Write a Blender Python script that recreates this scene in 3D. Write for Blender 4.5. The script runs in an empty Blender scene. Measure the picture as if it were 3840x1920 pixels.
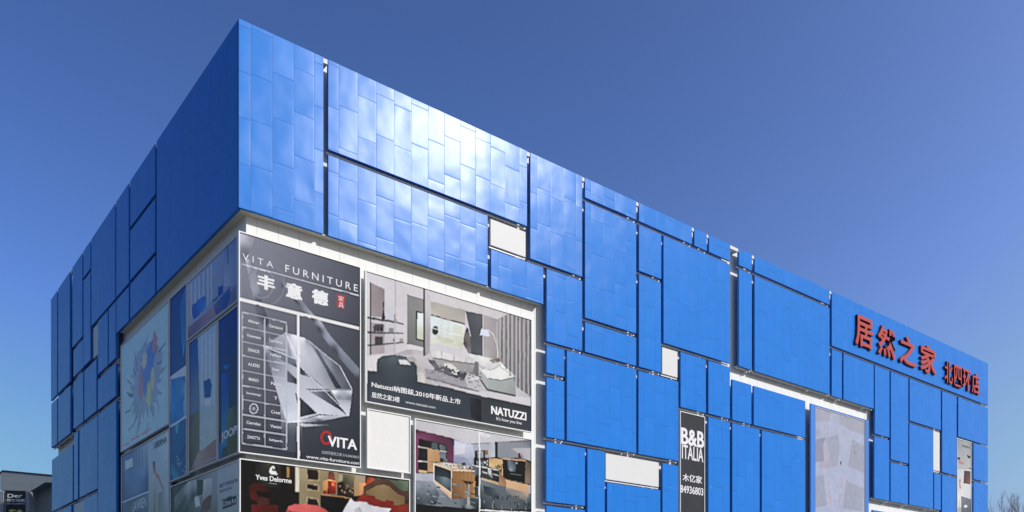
import bpy, bmesh, math, random
import numpy as np
from mathutils import Vector, Matrix
C = bpy.context.scene.collection
R_ = math.radians
# ------------------------------------------------------------------ camera
cam_d = bpy.data.cameras.new('camera'); cam = bpy.data.objects.new('camera', cam_d); C.objects.link(cam)
cam.location = (0, 0, 1.6); cam.rotation_euler = (R_(90), 0, 0)
cam_d.sensor_width = 36; cam_d.lens = 29.35; cam_d.shift_y = 0.3557
cam_d.clip_start = 0.1; cam_d.clip_end = 5000
bpy.context.scene.camera = cam
# ------------------------------------------------------------------ sky and sun
SUN_DIR = Vector((0.8296, -0.2428, 0.5027)).normalized()
W = bpy.data.worlds.new('World'); bpy.context.scene.world = W; W.use_nodes = True
nt = W.node_tree; bg = nt.nodes['Background']
sky = nt.nodes.new('ShaderNodeTexSky'); sky.sky_type = 'NISHITA'; sky.sun_disc = False
sky.sun_elevation = R_(30.2); sky.sun_rotation = R_(106.3)
sky.air_density = 0.7; sky.dust_density = 4.0; sky.ozone_density = 3.5; sky.altitude = 0
gam = nt.nodes.new('ShaderNodeGamma'); gam.inputs[1].default_value = 1.5      # deeper, more contrasty winter sky
nt.links.new(sky.outputs[0], gam.inputs[0]); cap = nt.nodes.new('ShaderNodeVectorMath'); cap.operation = 'MINIMUM'; cap.inputs[1].default_value = (6.0, 5.5, 5.6)  # the sun lamp stands in for the glare round the disc
tin = nt.nodes.new('ShaderNodeVectorMath'); tin.operation = 'MULTIPLY'; tin.inputs[1].default_value = (1.0, 1.02, 1.08)
nt.links.new(gam.outputs[0], tin.inputs[0]); nt.links.new(tin.outputs[0], cap.inputs[0]); nt.links.new(cap.outputs[0], bg.inputs[0]); bg.inputs[1].default_value = 0.125
sun_d = bpy.data.lights.new('sun', 'SUN'); sun = bpy.data.objects.new('sun', sun_d); C.objects.link(sun)
sun_d.energy = 4.4; sun_d.angle = R_(0.53); sun_d.color = (1.0, 0.968, 0.92)
sun.rotation_euler = (-SUN_DIR).to_track_quat('-Z', 'Y').to_euler(); sun.location = (60, -20, 60)
vs = bpy.context.scene.view_settings
vs.view_transform = 'Standard'; vs.look = 'None'; vs.exposure = 0; vs.gamma = 1; vs.use_curve_mapping = False
bpy.context.scene.display_settings.display_device = 'sRGB'
rng = random.Random(11)

# measured facade layout in metres: (kind,x0,x1,z0,z1),x to the right as seen from outside,0 at the corner
RIGHT_PANELS = [
    ('blue',0.0,3.528,17.433,24.68),
    ('blue',3.743,14.416,20.984,24.68),
    ('blue',3.743,11.986,17.433,20.754),
    ('white',12.217,14.399,19.471,20.719),
    ('blue',12.188,15.479,17.399,19.23),
    ('blue',14.631,18.162,19.458,24.68),
    ('blue',15.699,18.162,15.602,19.235),
    ('blue',18.363,22.266,23.662,24.68),
    ('blue',22.49,27.047,23.662,24.68),
    ('blue',27.266,28.425,23.662,24.68),
    ('blue',28.633,30.708,23.662,24.68),
    ('blue',18.363,22.266,17.398,23.447),
    ('blue',22.49,24.341,20.926,23.447),
    ('blue',24.535,30.708,17.376,23.447),
    ('blue',22.49,24.319,15.626,20.713),
    ('blue',18.363,22.266,15.612,17.16),
    ('blue',15.699,16.901,14.026,15.402),
    ('blue',15.699,16.901,10.801,13.797),
    ('blue',17.079,22.266,10.807,15.407),
    ('blue',22.449,25.823,10.794,15.387),
    ('white',24.512,25.854,15.63,17.14),
    ('blue',26.022,28.347,13.966,17.149),
    ('blue',28.58,30.681,13.978,17.142),
    ('blue',30.919,32.888,13.958,16.446),
    ('blue',33.142,38.99,13.964,16.438),
    ('blue',28.58,30.668,4.2,13.767),
    ('blue',30.919,33.77,4.2,13.757),
    ('blue',34.012,38.99,4.2,13.751),
    ('blue',15.681,18.363,7.561,10.567),
    ('blue',15.681,18.363,4.2,7.338),
    ('blue',18.537,19.817,4.2,10.575),
    ('white',19.97,24.228,9.138,10.532),
    ('blue',19.998,24.262,4.2,8.956),
    ('blue',24.444,25.811,4.2,10.52),
    ('blue',31.585,32.944,23.673,24.68),
    ('blue',33.227,42.039,23.673,24.68),
    ('blue',31.585,32.944,17.397,23.436),
    ('blue',33.227,42.039,17.397,23.436),
    ('blue',42.335,68.469,20.894,24.68),
    ('blue',42.335,43.661,17.377,20.647),
    ('blue',43.894,48.15,17.377,20.647),
    ('blue',48.327,50.527,15.551,20.647),
    ('blue',50.755,53.522,13.919,20.647),
    ('blue',53.763,59.144,17.345,20.647),
    ('blue',59.412,62.112,13.912,20.647),
    ('blue',62.42,68.469,17.288,20.647),
    ('blue',48.248,50.507,10.714,15.344),
    ('blue',50.713,53.478,10.714,13.697),
    ('blue',53.719,57.777,10.714,17.122),
    ('white',57.991,59.144,13.929,17.16),
    ('blue',57.967,59.144,10.714,13.684),
    ('blue',59.388,62.035,4.2,13.706),
    ('blue',65.461,68.469,13.976,17.13),
    ('blue',65.461,68.469,4.2,13.777),
    ('blue',48.012,57.777,4.2,9.816),
]
LEFT_PANELS = [
    ('blue',-10.572,-0.151,17.424,24.68),
    ('blue',-15.241,-10.863,22.25,24.68),
    ('blue',-15.241,-10.863,19.458,22.038),
    ('blue',-15.241,-10.863,17.424,19.246),
    ('blue',-18.071,-15.556,19.413,24.68),
    ('blue',-23.875,-18.315,19.413,24.68),
    ('blue',-18.042,-15.556,17.424,19.233),
    ('blue',-25.96,-24.149,23.005,24.68),
    ('blue',-25.96,-24.149,17.448,22.798),
    ('blue',-29.118,-26.289,19.443,24.68),
    ('blue',-28.841,-26.047,17.437,19.191),
    ('blue',-33.657,-29.924,17.407,24.68),
    ('blue',-36.197,-34.02,17.407,24.68),
    ('blue',-33.657,-29.762,13.979,17.143),
    ('blue',-36.033,-34.02,13.979,17.143),
    ('white',-23.78,-22.414,17.425,19.256),
    ('blue',-22.219,-19.963,16.111,19.233),
    ('blue',-19.711,-18.218,16.111,19.233),
    ('blue',-28.801,-26.047,14.044,17.136),
    ('blue',-25.728,-22.597,14.044,17.136),
    ('blue',-22.232,-18.195,14.006,15.797),
    ('blue',-22.187,-18.11,4.2,13.732),
    ('blue',-27.031,-22.343,9.392,13.732),
    ('blue',-28.636,-27.522,9.392,13.732),
    ('blue',-35.842,-29.047,9.392,13.081),
    ('white',-29.158,-26.033,4.2,9.159),
    ('blue',-25.779,-22.317,4.2,9.159),
    ('blue',-35.698,-29.479,4.2,9.159),
]
# printed artwork: base colour,ink shapes in printing order (outline in metres from the lower left,ink),texts
ART = {
 'crystal': dict(side='R',step=0.026,soft=0.5,pw=1.5,box=(0.01,5.27,8.043,16.557),base=[(0.028,0.033,0.044),(0.015,0.019,0.027),(0.05,0.057,0.076),(0.184,0.193,0.246)],polys=[
  ([(0.03,8.484),(0.669,8.484),(0.351,7.615),(0.03,7.009)],[(0.385,0.396,0.465),(0.217,0.224,0.277),(0.108,0.117,0.154),(0.217,0.224,0.285)]),
  ([(0.267,7.54),(0.616,7.48),(0.937,6.006),(1.208,5.338),(1.034,4.318),(0.829,4.941),(0.509,6.419)],[(0.361,0.376,0.437),(0.127,0.143,0.184),(0.068,0.079,0.108),(0.039,0.047,0.065),(0.033,0.039,0.056),(0.127,0.143,0.19),(0.217,0.235,0.294)]),
  ([(1.625,7.3),(1.949,6.917),(2.458,6.585),(3.07,6.03),(3.471,5.784),(3.865,5.311),(4.412,4.851),(5.23,4.187),(5.222,3.675),(4.046,4.666),(3.305,5.409),(3.012,5.832),(2.321,6.338),(1.759,6.784)],[(0.127,0.14,0.184),(0.184,0.203,0.261),(0.235,0.253,0.32),(0.273,0.294,0.366),(0.294,0.32,0.385),(0.217,0.246,0.311),(0.184,0.206,0.265),(0.148,0.168,0.217),(0.037,0.043,0.059),(0.037,0.043,0.059),(0.037,0.043,0.059),(0.035,0.039,0.056),(0.037,0.043,0.059),(0.05,0.057,0.079)]),
  ([(1.895,6.915),(1.868,6.695),(1.819,6.701),(1.845,6.921)],(0.148,0.159,0.203)),
  ([(1.867,6.689),(1.789,6.471),(1.742,6.488),(1.82,6.706)],(0.148,0.159,0.203)),
  ([(1.787,6.466),(1.663,6.266),(1.621,6.292),(1.744,6.493)],(0.148,0.159,0.203)),
  ([(1.66,6.261),(1.5,6.092),(1.464,6.127),(1.624,6.296)],(0.148,0.159,0.203)),
  ([(1.496,6.089),(1.311,5.963),(1.283,6.004),(1.468,6.13)],(0.148,0.159,0.203)),
  ([(1.306,5.96),(1.108,5.885),(1.09,5.932),(1.288,6.007)],(0.148,0.159,0.203)),
  ([(1.102,5.884),(0.906,5.865),(0.901,5.915),(1.097,5.934)],(0.148,0.159,0.203)),
  ([(0.898,5.865),(0.717,5.903),(0.727,5.952),(0.909,5.914)],(0.148,0.159,0.203)),
  ([(0.71,5.906),(0.555,5.997),(0.58,6.04),(0.735,5.949)],(0.148,0.159,0.203)),
  ([(0.549,6.002),(0.431,6.14),(0.469,6.173),(0.587,6.035)],(0.148,0.159,0.203)),
  ([(0.427,6.147),(0.353,6.323),(0.399,6.342),(0.473,6.166)],(0.148,0.159,0.203)),
  ([(0.351,6.329),(0.326,6.531),(0.376,6.537),(0.401,6.335)],(0.148,0.159,0.203)),
  ([(0.326,6.537),(0.351,6.751),(0.401,6.745),(0.376,6.531)],(0.148,0.159,0.203)),
  ([(0.352,6.756),(0.426,6.969),(0.473,6.953),(0.399,6.74)],(0.148,0.159,0.203)),
  ([(0.428,6.974),(0.546,7.172),(0.589,7.146),(0.471,6.948)],(0.148,0.159,0.203)),
  ([(0.549,7.176),(0.704,7.345),(0.741,7.311),(0.586,7.142)],(0.148,0.159,0.203)),
  ([(0.708,7.349),(0.889,7.478),(0.918,7.437),(0.737,7.308)],(0.148,0.159,0.203)),
  ([(0.894,7.481),(1.09,7.561),(1.109,7.515),(0.913,7.435)],(0.148,0.159,0.203)),
  ([(1.096,7.563),(1.294,7.588),(1.3,7.538),(1.103,7.513)],(0.148,0.159,0.203)),
  ([(1.301,7.588),(1.486,7.555),(1.478,7.506),(1.292,7.538)],(0.148,0.159,0.203)),
  ([(1.494,7.553),(1.654,7.465),(1.63,7.421),(1.47,7.509)],(0.148,0.159,0.203)),
  ([(1.661,7.459),(1.784,7.321),(1.747,7.288),(1.623,7.426)],(0.148,0.159,0.203)),
  ([(1.789,7.314),(1.866,7.136),(1.821,7.116),(1.743,7.294)],(0.148,0.159,0.203)),
  ([(1.868,7.129),(1.895,6.922),(1.845,6.915),(1.819,7.122)],(0.148,0.159,0.203)),
  ([(1.447,6.856),(1.423,6.671),(1.383,6.677),(1.407,6.861)],(0.184,0.193,0.238)),
  ([(1.421,6.667),(1.351,6.488),(1.314,6.503),(1.384,6.681)],(0.184,0.193,0.238)),
  ([(1.349,6.484),(1.24,6.33),(1.208,6.353),(1.316,6.507)],(0.184,0.193,0.238)),
  ([(1.237,6.326),(1.1,6.211),(1.075,6.242),(1.211,6.357)],(0.184,0.193,0.238)),
  ([(1.095,6.208),(0.945,6.143),(0.929,6.18),(1.08,6.245)],(0.184,0.193,0.238)),
  ([(0.938,6.142),(0.789,6.133),(0.786,6.173),(0.936,6.182)],(0.184,0.193,0.238)),
  ([(0.781,6.134),(0.647,6.183),(0.66,6.22),(0.794,6.172)],(0.184,0.193,0.238)),
  ([(0.64,6.187),(0.534,6.287),(0.561,6.316),(0.667,6.216)],(0.184,0.193,0.238)),
  ([(0.529,6.293),(0.462,6.434),(0.498,6.451),(0.565,6.31)],(0.184,0.193,0.238)),
  ([(0.46,6.44),(0.437,6.609),(0.476,6.615),(0.499,6.445)],(0.184,0.193,0.238)),
  ([(0.436,6.615),(0.46,6.796),(0.499,6.791),(0.476,6.61)],(0.184,0.193,0.238)),
  ([(0.461,6.801),(0.529,6.977),(0.566,6.962),(0.498,6.786)],(0.184,0.193,0.238)),
  ([(0.531,6.981),(0.637,7.134),(0.67,7.112),(0.564,6.958)],(0.184,0.193,0.238)),
  ([(0.64,7.138),(0.774,7.254),(0.801,7.224),(0.667,7.108)],(0.184,0.193,0.238)),
  ([(0.779,7.258),(0.929,7.325),(0.945,7.289),(0.796,7.221)],(0.184,0.193,0.238)),
  ([(0.936,7.327),(1.086,7.339),(1.089,7.299),(0.939,7.287)],(0.184,0.193,0.238)),
  ([(1.094,7.338),(1.23,7.292),(1.218,7.254),(1.081,7.3)],(0.184,0.193,0.238)),
  ([(1.237,7.288),(1.346,7.189),(1.319,7.159),(1.21,7.258)],(0.184,0.193,0.238)),
  ([(1.351,7.183),(1.421,7.04),(1.385,7.022),(1.315,7.165)],(0.184,0.193,0.238)),
  ([(1.423,7.034),(1.447,6.862),(1.407,6.856),(1.383,7.028)],(0.184,0.193,0.238)),
  ([(1.648,3.327),(2.526,3.061),(2.664,0.288),(1.759,0.28)],[(0.217,0.235,0.294),(0.523,0.554,0.632),(0.037,0.042,0.056),(0.05,0.057,0.079)]),
  ([(0.958,4.302),(1.913,5.025),(2.389,4.995),(2.676,4.981),(2.872,4.915),(4.296,4.14),(4.87,3.265),(4.73,2.13),(3.364,1.993),(1.968,1.422),(1.648,2.271),(1.165,3.864)],[(0.294,0.311,0.385),(0.32,0.338,0.416),(0.586,0.605,0.673),(0.586,0.605,0.673),(0.217,0.235,0.294),(0.104,0.117,0.148),(0.127,0.143,0.177),(0.437,0.459,0.517),(0.465,0.482,0.554),(0.493,0.517,0.592),(0.385,0.406,0.482),(0.127,0.143,0.19)]),
  ([(0.958,4.302),(1.913,5.025),(2.208,4.071)],[(0.127,0.137,0.177),(0.285,0.302,0.366),(0.217,0.231,0.294)]),
  ([(1.165,4.23),(2.321,4.04),(2.412,3.704),(1.759,3.876)],[(0.056,0.062,0.083),(0.122,0.132,0.171),(0.068,0.076,0.099),(0.127,0.14,0.184)]),
  ([(2.872,4.915),(4.296,4.14),(4.845,3.294),(4.107,3.165),(3.542,4.007)],[(0.154,0.171,0.217),(0.076,0.087,0.113),(0.062,0.072,0.095),(0.104,0.117,0.148),(0.217,0.238,0.294)]),
  ([(3.129,4.687),(3.317,4.595),(4.375,3.223),(4.107,3.176)],[(0.127,0.14,0.177),(0.065,0.074,0.095),(0.02,0.023,0.033),(0.027,0.032,0.043)]),
  ([(2.532,3.802),(3.625,3.081),(2.954,3.439),(2.532,3.48)],[(0.02,0.023,0.033),(0.065,0.074,0.099),(0.127,0.143,0.184),(0.037,0.043,0.059)]),
  ([(1.971,3.068),(2.418,3.041),(2.418,3.223),(1.993,3.54)],[(0.083,0.095,0.127),(0.05,0.057,0.079),(0.027,0.032,0.044),(0.074,0.083,0.113)]),
  ([(2.321,2.693),(3.27,2.007),(2.526,1.752),(2.378,2.392)],[(0.037,0.043,0.059),(0.012,0.014,0.02),(0.028,0.035,0.047),(0.027,0.032,0.043)]),
  ([(2.942,2.853),(3.853,3.011),(4.289,2.31)],[(0.154,0.171,0.217),(0.056,0.065,0.087),(0.037,0.043,0.059)]),
  ([(3.853,3.011),(4.621,2.14),(4.289,2.31)],[(0.018,0.021,0.028),(0.009,0.012,0.017),(0.014,0.017,0.023)]),
  ([(2.78,2.933),(3.853,3.099),(3.853,3.066),(2.837,2.9)],(0.018,0.021,0.028)),
  ([(3.901,3.063),(4.857,3.229),(4.833,2.822),(4.228,2.721)],[(0.652,0.673,0.731),(0.437,0.465,0.529),(0.127,0.143,0.177),(0.184,0.203,0.246)]),
  ([(1.96,1.431),(3.364,1.945),(4.721,2.155),(3.364,1.684)],[(0.688,0.702,0.761),(0.493,0.517,0.592),(0.385,0.411,0.471),(0.065,0.076,0.099)]),
  ([(2.526,1.494),(3.841,1.612),(2.526,1.344)],[(0.586,0.605,0.673),(0.127,0.143,0.177),(0.127,0.143,0.177)]),
  ([(1.926,5.032),(2.425,4.064),(2.399,4.051),(1.899,5.018)],(0.652,0.673,0.731)),
  ([(2.879,4.928),(4.297,4.152),(4.282,4.126),(2.865,4.902)],(0.437,0.459,0.529)),
  ([(0.96,4.317),(2.324,4.054),(2.318,4.025),(0.955,4.288)],(0.554,0.579,0.646)),
  ([(2.535,3.813),(4.73,2.167),(4.712,2.143),(2.517,3.789)],(0.523,0.554,0.618)),
  ([(4.308,4.148),(4.882,3.273),(4.857,3.256),(4.283,4.132)],(0.652,0.673,0.731)),
  ([(0.151,5.412),(1.949,5.412),(1.949,5.452),(0.151,5.452)],(0.366,0.385,0.437)),
  ([(0.151,4.843),(1.949,4.843),(1.949,4.883),(0.151,4.883)],(0.366,0.385,0.437)),
  ([(0.151,4.279),(1.949,4.279),(1.949,4.319),(0.151,4.319)],(0.366,0.385,0.437)),
  ([(0.151,3.736),(1.949,3.736),(1.949,3.776),(0.151,3.776)],(0.366,0.385,0.437)),
  ([(0.151,3.162),(1.949,3.162),(1.949,3.202),(0.151,3.202)],(0.366,0.385,0.437)),
  ([(0.151,2.588),(1.949,2.588),(1.949,2.628),(0.151,2.628)],(0.366,0.385,0.437)),
  ([(0.151,2.044),(1.949,2.044),(1.949,2.084),(0.151,2.084)],(0.366,0.385,0.437)),
  ([(0.151,1.463),(1.949,1.463),(1.949,1.503),(0.151,1.503)],(0.366,0.385,0.437)),
  ([(0.151,0.916),(1.949,0.916),(1.949,0.956),(0.151,0.956)],(0.366,0.385,0.437)),
  ([(0.151,0.345),(1.949,0.345),(1.949,0.385),(0.151,0.385)],(0.366,0.385,0.437)),
  ([(0.131,0.365),(0.171,0.365),(0.171,5.432),(0.131,5.432)],(0.366,0.385,0.437)),
  ([(1.031,0.365),(1.071,0.365),(1.071,5.432),(1.031,5.432)],(0.366,0.385,0.437)),
  ([(1.929,0.365),(1.969,0.365),(1.969,5.432),(1.929,5.432)],(0.366,0.385,0.437)),
  ([(0.78,1.801),(0.77,1.736),(0.741,1.74),(0.75,1.805)],(0.554,0.566,0.618)),
  ([(0.769,1.731),(0.741,1.671),(0.714,1.683),(0.742,1.744)],(0.554,0.566,0.618)),
  ([(0.739,1.667),(0.696,1.619),(0.674,1.639),(0.716,1.687)],(0.554,0.566,0.618)),
  ([(0.692,1.616),(0.64,1.586),(0.625,1.612),(0.677,1.642)],(0.554,0.566,0.618)),
  ([(0.635,1.584),(0.58,1.575),(0.575,1.605),(0.63,1.613)],(0.554,0.566,0.618)),
  ([(0.573,1.575),(0.521,1.589),(0.529,1.618),(0.581,1.604)],(0.554,0.566,0.618)),
  ([(0.516,1.592),(0.473,1.627),(0.492,1.65),(0.535,1.615)],(0.554,0.566,0.618)),
  ([(0.47,1.632),(0.442,1.683),(0.469,1.697),(0.496,1.646)],(0.554,0.566,0.618)),
  ([(0.441,1.688),(0.431,1.75),(0.461,1.755),(0.47,1.693)],(0.554,0.566,0.618)),
  ([(0.431,1.754),(0.44,1.819),(0.47,1.815),(0.461,1.75)],(0.554,0.566,0.618)),
  ([(0.442,1.823),(0.469,1.884),(0.497,1.871),(0.469,1.811)],(0.554,0.566,0.618)),
  ([(0.472,1.887),(0.514,1.936),(0.537,1.916),(0.494,1.868)],(0.554,0.566,0.618)),
  ([(0.518,1.939),(0.57,1.969),(0.585,1.944),(0.533,1.913)],(0.554,0.566,0.618)),
  ([(0.575,1.971),(0.63,1.98),(0.635,1.951),(0.58,1.942)],(0.554,0.566,0.618)),
  ([(0.636,1.98),(0.689,1.966),(0.681,1.937),(0.629,1.951)],(0.554,0.566,0.618)),
  ([(0.694,1.964),(0.737,1.929),(0.718,1.906),(0.675,1.94)],(0.554,0.566,0.618)),
  ([(0.741,1.924),(0.769,1.873),(0.742,1.858),(0.714,1.91)],(0.554,0.566,0.618)),
  ([(0.77,1.868),(0.78,1.805),(0.75,1.801),(0.741,1.863)],(0.554,0.566,0.618)),
  ([(0.68,1.79),(0.665,1.739),(0.628,1.703),(0.582,1.695),(0.545,1.719),(0.531,1.766),(0.545,1.817),(0.582,1.853),(0.628,1.86),(0.665,1.836)],(0.217,0.231,0.273)),
  ([(0.03,5.847),(5.23,5.847),(5.23,5.967),(0.03,5.967)],(0.586,0.592,0.592)),
  ([(2.408,0.03),(2.508,0.03),(2.508,5.847),(2.408,5.847)],(0.605,0.612,0.618)),
  ([(0.159,7.285),(5.18,7.311),(5.18,7.276),(0.159,7.25)],(0.523,0.541,0.592)),
  ([(4.167,7.103),(4.529,7.124),(4.508,6.567),(4.167,6.555)],(0.328,0.028,0.035)),
  ([(3.938,1.088),(3.927,1.01),(3.838,1.022),(3.849,1.1)],(0.385,0.015,0.017)),
  ([(3.924,0.999),(3.894,0.925),(3.811,0.96),(3.841,1.033)],(0.385,0.015,0.017)),
  ([(3.887,0.915),(3.84,0.854),(3.769,0.909),(3.817,0.97)],(0.385,0.015,0.017)),
  ([(3.83,0.845),(3.77,0.802),(3.718,0.875),(3.778,0.918)],(0.385,0.015,0.017)),
  ([(3.757,0.795),(3.691,0.775),(3.664,0.86),(3.73,0.881)],(0.385,0.015,0.017)),
  ([(3.675,0.773),(3.609,0.776),(3.613,0.866),(3.679,0.862)],(0.385,0.015,0.017)),
  ([(3.592,0.78),(3.533,0.807),(3.57,0.889),(3.629,0.862)],(0.385,0.015,0.017)),
  ([(3.519,0.816),(3.472,0.864),(3.536,0.927),(3.583,0.879)],(0.385,0.015,0.017)),
  ([(3.463,0.877),(3.433,0.941),(3.514,0.979),(3.544,0.915)],(0.385,0.015,0.017)),
  ([(3.429,0.954),(3.418,1.029),(3.507,1.041),(3.518,0.966)],(0.385,0.015,0.017)),
  ([(3.418,1.041),(3.429,1.118),(3.518,1.106),(3.507,1.029)],(0.385,0.015,0.017)),
  ([(3.432,1.13),(3.462,1.202),(3.545,1.168),(3.515,1.095)],(0.385,0.015,0.017)),
  ([(3.468,1.213),(3.515,1.274),(3.587,1.219),(3.539,1.157)],(0.385,0.015,0.017)),
  ([(3.525,1.282),(3.584,1.326),(3.637,1.253),(3.577,1.21)],(0.385,0.015,0.017)),
  ([(3.597,1.332),(3.663,1.354),(3.691,1.268),(3.625,1.247)],(0.385,0.015,0.017)),
  ([(3.679,1.356),(3.746,1.353),(3.742,1.263),(3.676,1.266)],(0.385,0.015,0.017)),
  ([(3.762,1.35),(3.822,1.323),(3.786,1.241),(3.726,1.267)],(0.385,0.015,0.017)),
  ([(3.836,1.314),(3.884,1.266),(3.82,1.202),(3.772,1.25)],(0.385,0.015,0.017)),
  ([(3.893,1.253),(3.923,1.188),(3.842,1.15),(3.811,1.214)],(0.385,0.015,0.017)),
  ([(3.927,1.175),(3.938,1.1),(3.849,1.088),(3.838,1.163)],(0.385,0.015,0.017)),
  ],texts=[
  ('Alivar',0.375,5.088,0.452,0.12,(0.586,0.605,0.652),0.01,0.0),
  ('Visionnaire',0.321,4.521,0.56,0.12,(0.586,0.605,0.652),0.01,0.0),
  ('DRIADE',0.375,3.968,0.452,0.12,(0.586,0.605,0.652),0.01,0.0),
  ('ALESSI',0.375,3.409,0.452,0.12,(0.586,0.605,0.652),0.01,0.0),
  ('MARIO',0.406,2.835,0.39,0.12,(0.586,0.605,0.652),0.01,0.0),
  ('bontempi',0.321,2.276,0.56,0.12,(0.586,0.605,0.652),0.01,0.0),
  ('Cierrelux',0.321,1.149,0.56,0.12,(0.586,0.605,0.652),0.01,0.0),
  ('ZANOTTA',0.344,0.591,0.514,0.12,(0.586,0.605,0.652),0.01,0.0),
  ('Gervasoni',1.22,5.088,0.56,0.12,(0.586,0.605,0.652),0.01,0.0),
  ('Casa Blanca',1.22,4.521,0.56,0.12,(0.586,0.605,0.652),0.01,0.0),
  ('reflex',1.274,3.968,0.452,0.12,(0.586,0.605,0.652),0.01,0.0),
  ('box',1.367,3.409,0.266,0.12,(0.586,0.605,0.652),0.01,0.0),
  ('Paola',1.305,2.835,0.39,0.12,(0.586,0.605,0.652),0.01,0.0),
  ('T',1.429,2.276,0.142,0.12,(0.586,0.605,0.652),0.01,0.0),
  ('Crest',1.305,1.713,0.39,0.12,(0.586,0.605,0.652),0.01,0.0),
  ('Venini',1.274,1.149,0.452,0.12,(0.586,0.605,0.652),0.01,0.0),
  ('Saltiperla',1.22,0.591,0.56,0.12,(0.586,0.605,0.652),0.01,0.0),
  ('VITA',0.159,7.446,1.235,0.245,(0.586,0.599,0.652),0.0,1.6),
  ('FURNITURE',1.899,7.435,3.226,0.29,(0.605,0.618,0.652),0.004,1.5),
  ('丰',0.771,6.53,0.661,0.541,(0.632,0.646,0.673),0.05,0.0),
  ('意',1.948,6.456,0.641,0.591,(0.632,0.646,0.673),0.05,0.0),
  ('德',3.068,6.493,0.658,0.566,(0.632,0.646,0.673),0.05,0.0),
  ('家',4.22,6.842,0.256,0.226,(0.632,0.437,0.448),0.01,0.0),
  ('具',4.22,6.577,0.256,0.226,(0.632,0.437,0.448),0.01,0.0),
  ('VITA',3.753,0.743,1.327,0.42,(0.673,0.68,0.702),0.02,0.0),
  ('北四环居然之家 010-84638653',3.463,0.386,1.719,0.138,(0.385,0.406,0.448),0.004,0.0),
  ('www.vita-furniture.com',2.788,0.131,2.439,0.131,(0.586,0.605,0.646),0.01,0.0),
  ]),
 'living': dict(side='R',step=0.03,soft=0.7,pw=1.25,box=(5.48,14.769,10.879,16.492),base=(0.471,0.459,0.488),polys=[
  ([(0.03,5.583),(1.565,5.583),(1.481,2.252),(0.03,1.34)],[(0.505,0.493,0.529),(0.459,0.448,0.482),(0.416,0.406,0.437),(0.427,0.416,0.448)]),
  ([(1.565,5.583),(9.259,5.583),(7.892,5.575),(7.069,5.155),(5.26,5.133),(3.311,5.105),(3.012,5.108)],[(0.505,0.493,0.517),(0.465,0.454,0.471),(0.437,0.427,0.448),(0.459,0.448,0.465),(0.471,0.459,0.471),(0.482,0.471,0.493),(0.471,0.459,0.482)]),
  ([(0.106,1.978),(3.371,2.88),(6.069,2.956),(9.239,1.71),(8.241,1.668),(2.629,1.289),(0.106,1.36)],[(0.517,0.505,0.529),(0.416,0.401,0.427),(0.385,0.371,0.406),(0.366,0.352,0.385),(0.416,0.401,0.437),(0.347,0.333,0.366),(0.517,0.505,0.529)]),
  ([(0.268,5.158),(0.962,5.046),(0.962,3.839),(0.268,3.704)],[(0.246,0.21,0.224),(0.184,0.157,0.171),(0.217,0.187,0.2),(0.253,0.217,0.231)]),
  ([(0.268,3.441),(0.951,3.546),(0.951,2.267),(0.268,2.058)],[(0.285,0.253,0.269),(0.253,0.224,0.238),(0.302,0.269,0.285),(0.32,0.285,0.302)]),
  ([(0.241,5.161),(0.29,5.164),(0.29,2.053),(0.241,2.034)],(0.013,0.013,0.017)),
  ([(0.106,3.667),(0.951,3.74),(1.906,3.77),(1.906,3.721),(0.951,3.643),(0.106,3.572)],(0.056,0.056,0.068)),
  ([(0.106,3.034),(1.906,3.358),(1.906,3.309),(0.106,2.939)],(0.056,0.056,0.068)),
  ([(0.106,2.454),(1.906,2.965),(1.906,2.906),(0.106,2.387)],(0.056,0.056,0.068)),
  ([(0.457,3.412),(0.895,3.51),(0.895,3.206),(0.457,3.111)],(0.059,0.05,0.059)),
  ([(0.923,3.347),(1.089,3.384),(1.089,3.248),(0.923,3.212)],(0.385,0.376,0.396)),
  ([(1.173,3.402),(1.396,3.452),(1.396,3.276),(1.173,3.228)],(0.184,0.171,0.184)),
  ([(0.485,2.892),(0.868,2.974),(0.868,2.636),(0.485,2.556)],(0.039,0.037,0.044)),
  ([(1.396,2.989),(1.509,3.013),(1.509,2.843),(1.396,2.819)],(0.037,0.035,0.042)),
  ([(1.707,3.055),(1.878,3.092),(1.878,2.944),(1.707,2.909)],(0.253,0.246,0.253)),
  ([(1.034,4.145),(1.34,4.217),(1.34,3.828),(1.034,3.758)],(0.416,0.437,0.493)),
  ([(0.868,4.468),(0.94,4.485),(0.907,4.164),(0.995,3.759),(0.796,3.724),(0.884,4.158)],(0.02,0.017,0.021)),
  ([(1.424,4.1),(1.577,3.794),(1.424,3.75)],(0.047,0.044,0.05)),
  ([(2.107,5.076),(3.012,5.068),(2.983,2.951),(2.078,2.903)],[(0.177,0.177,0.184),(0.203,0.203,0.203),(0.148,0.148,0.148),(0.127,0.132,0.132)]),
  ([(2.078,2.888),(2.983,2.926),(2.983,2.751),(2.107,2.672)],(0.517,0.505,0.529)),
  ([(1.481,2.35),(2.078,2.667),(3.371,2.83),(2.717,2.548),(1.481,2.291)],[(0.338,0.32,0.338),(0.32,0.302,0.32),(0.366,0.347,0.366),(0.385,0.371,0.385),(0.32,0.302,0.328)]),
  ([(2.553,4.476),(3.001,4.48),(2.989,3.203),(2.53,3.181)],(0.01,0.012,0.014)),
  ([(2.629,4.434),(2.977,4.429),(2.965,3.258),(2.6,3.245)],[(0.592,0.659,0.673),(0.592,0.659,0.673),(0.459,0.459,0.338),(0.437,0.471,0.416)]),
  ([(3.024,5.583),(3.311,5.331),(3.311,2.768),(3.024,2.57)],[(0.471,0.465,0.493),(0.416,0.411,0.437),(0.294,0.285,0.302),(0.217,0.21,0.224)]),
  ([(2.941,5.583),(3.03,5.583),(3.03,2.571),(2.941,2.553)],(0.01,0.012,0.015)),
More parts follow.
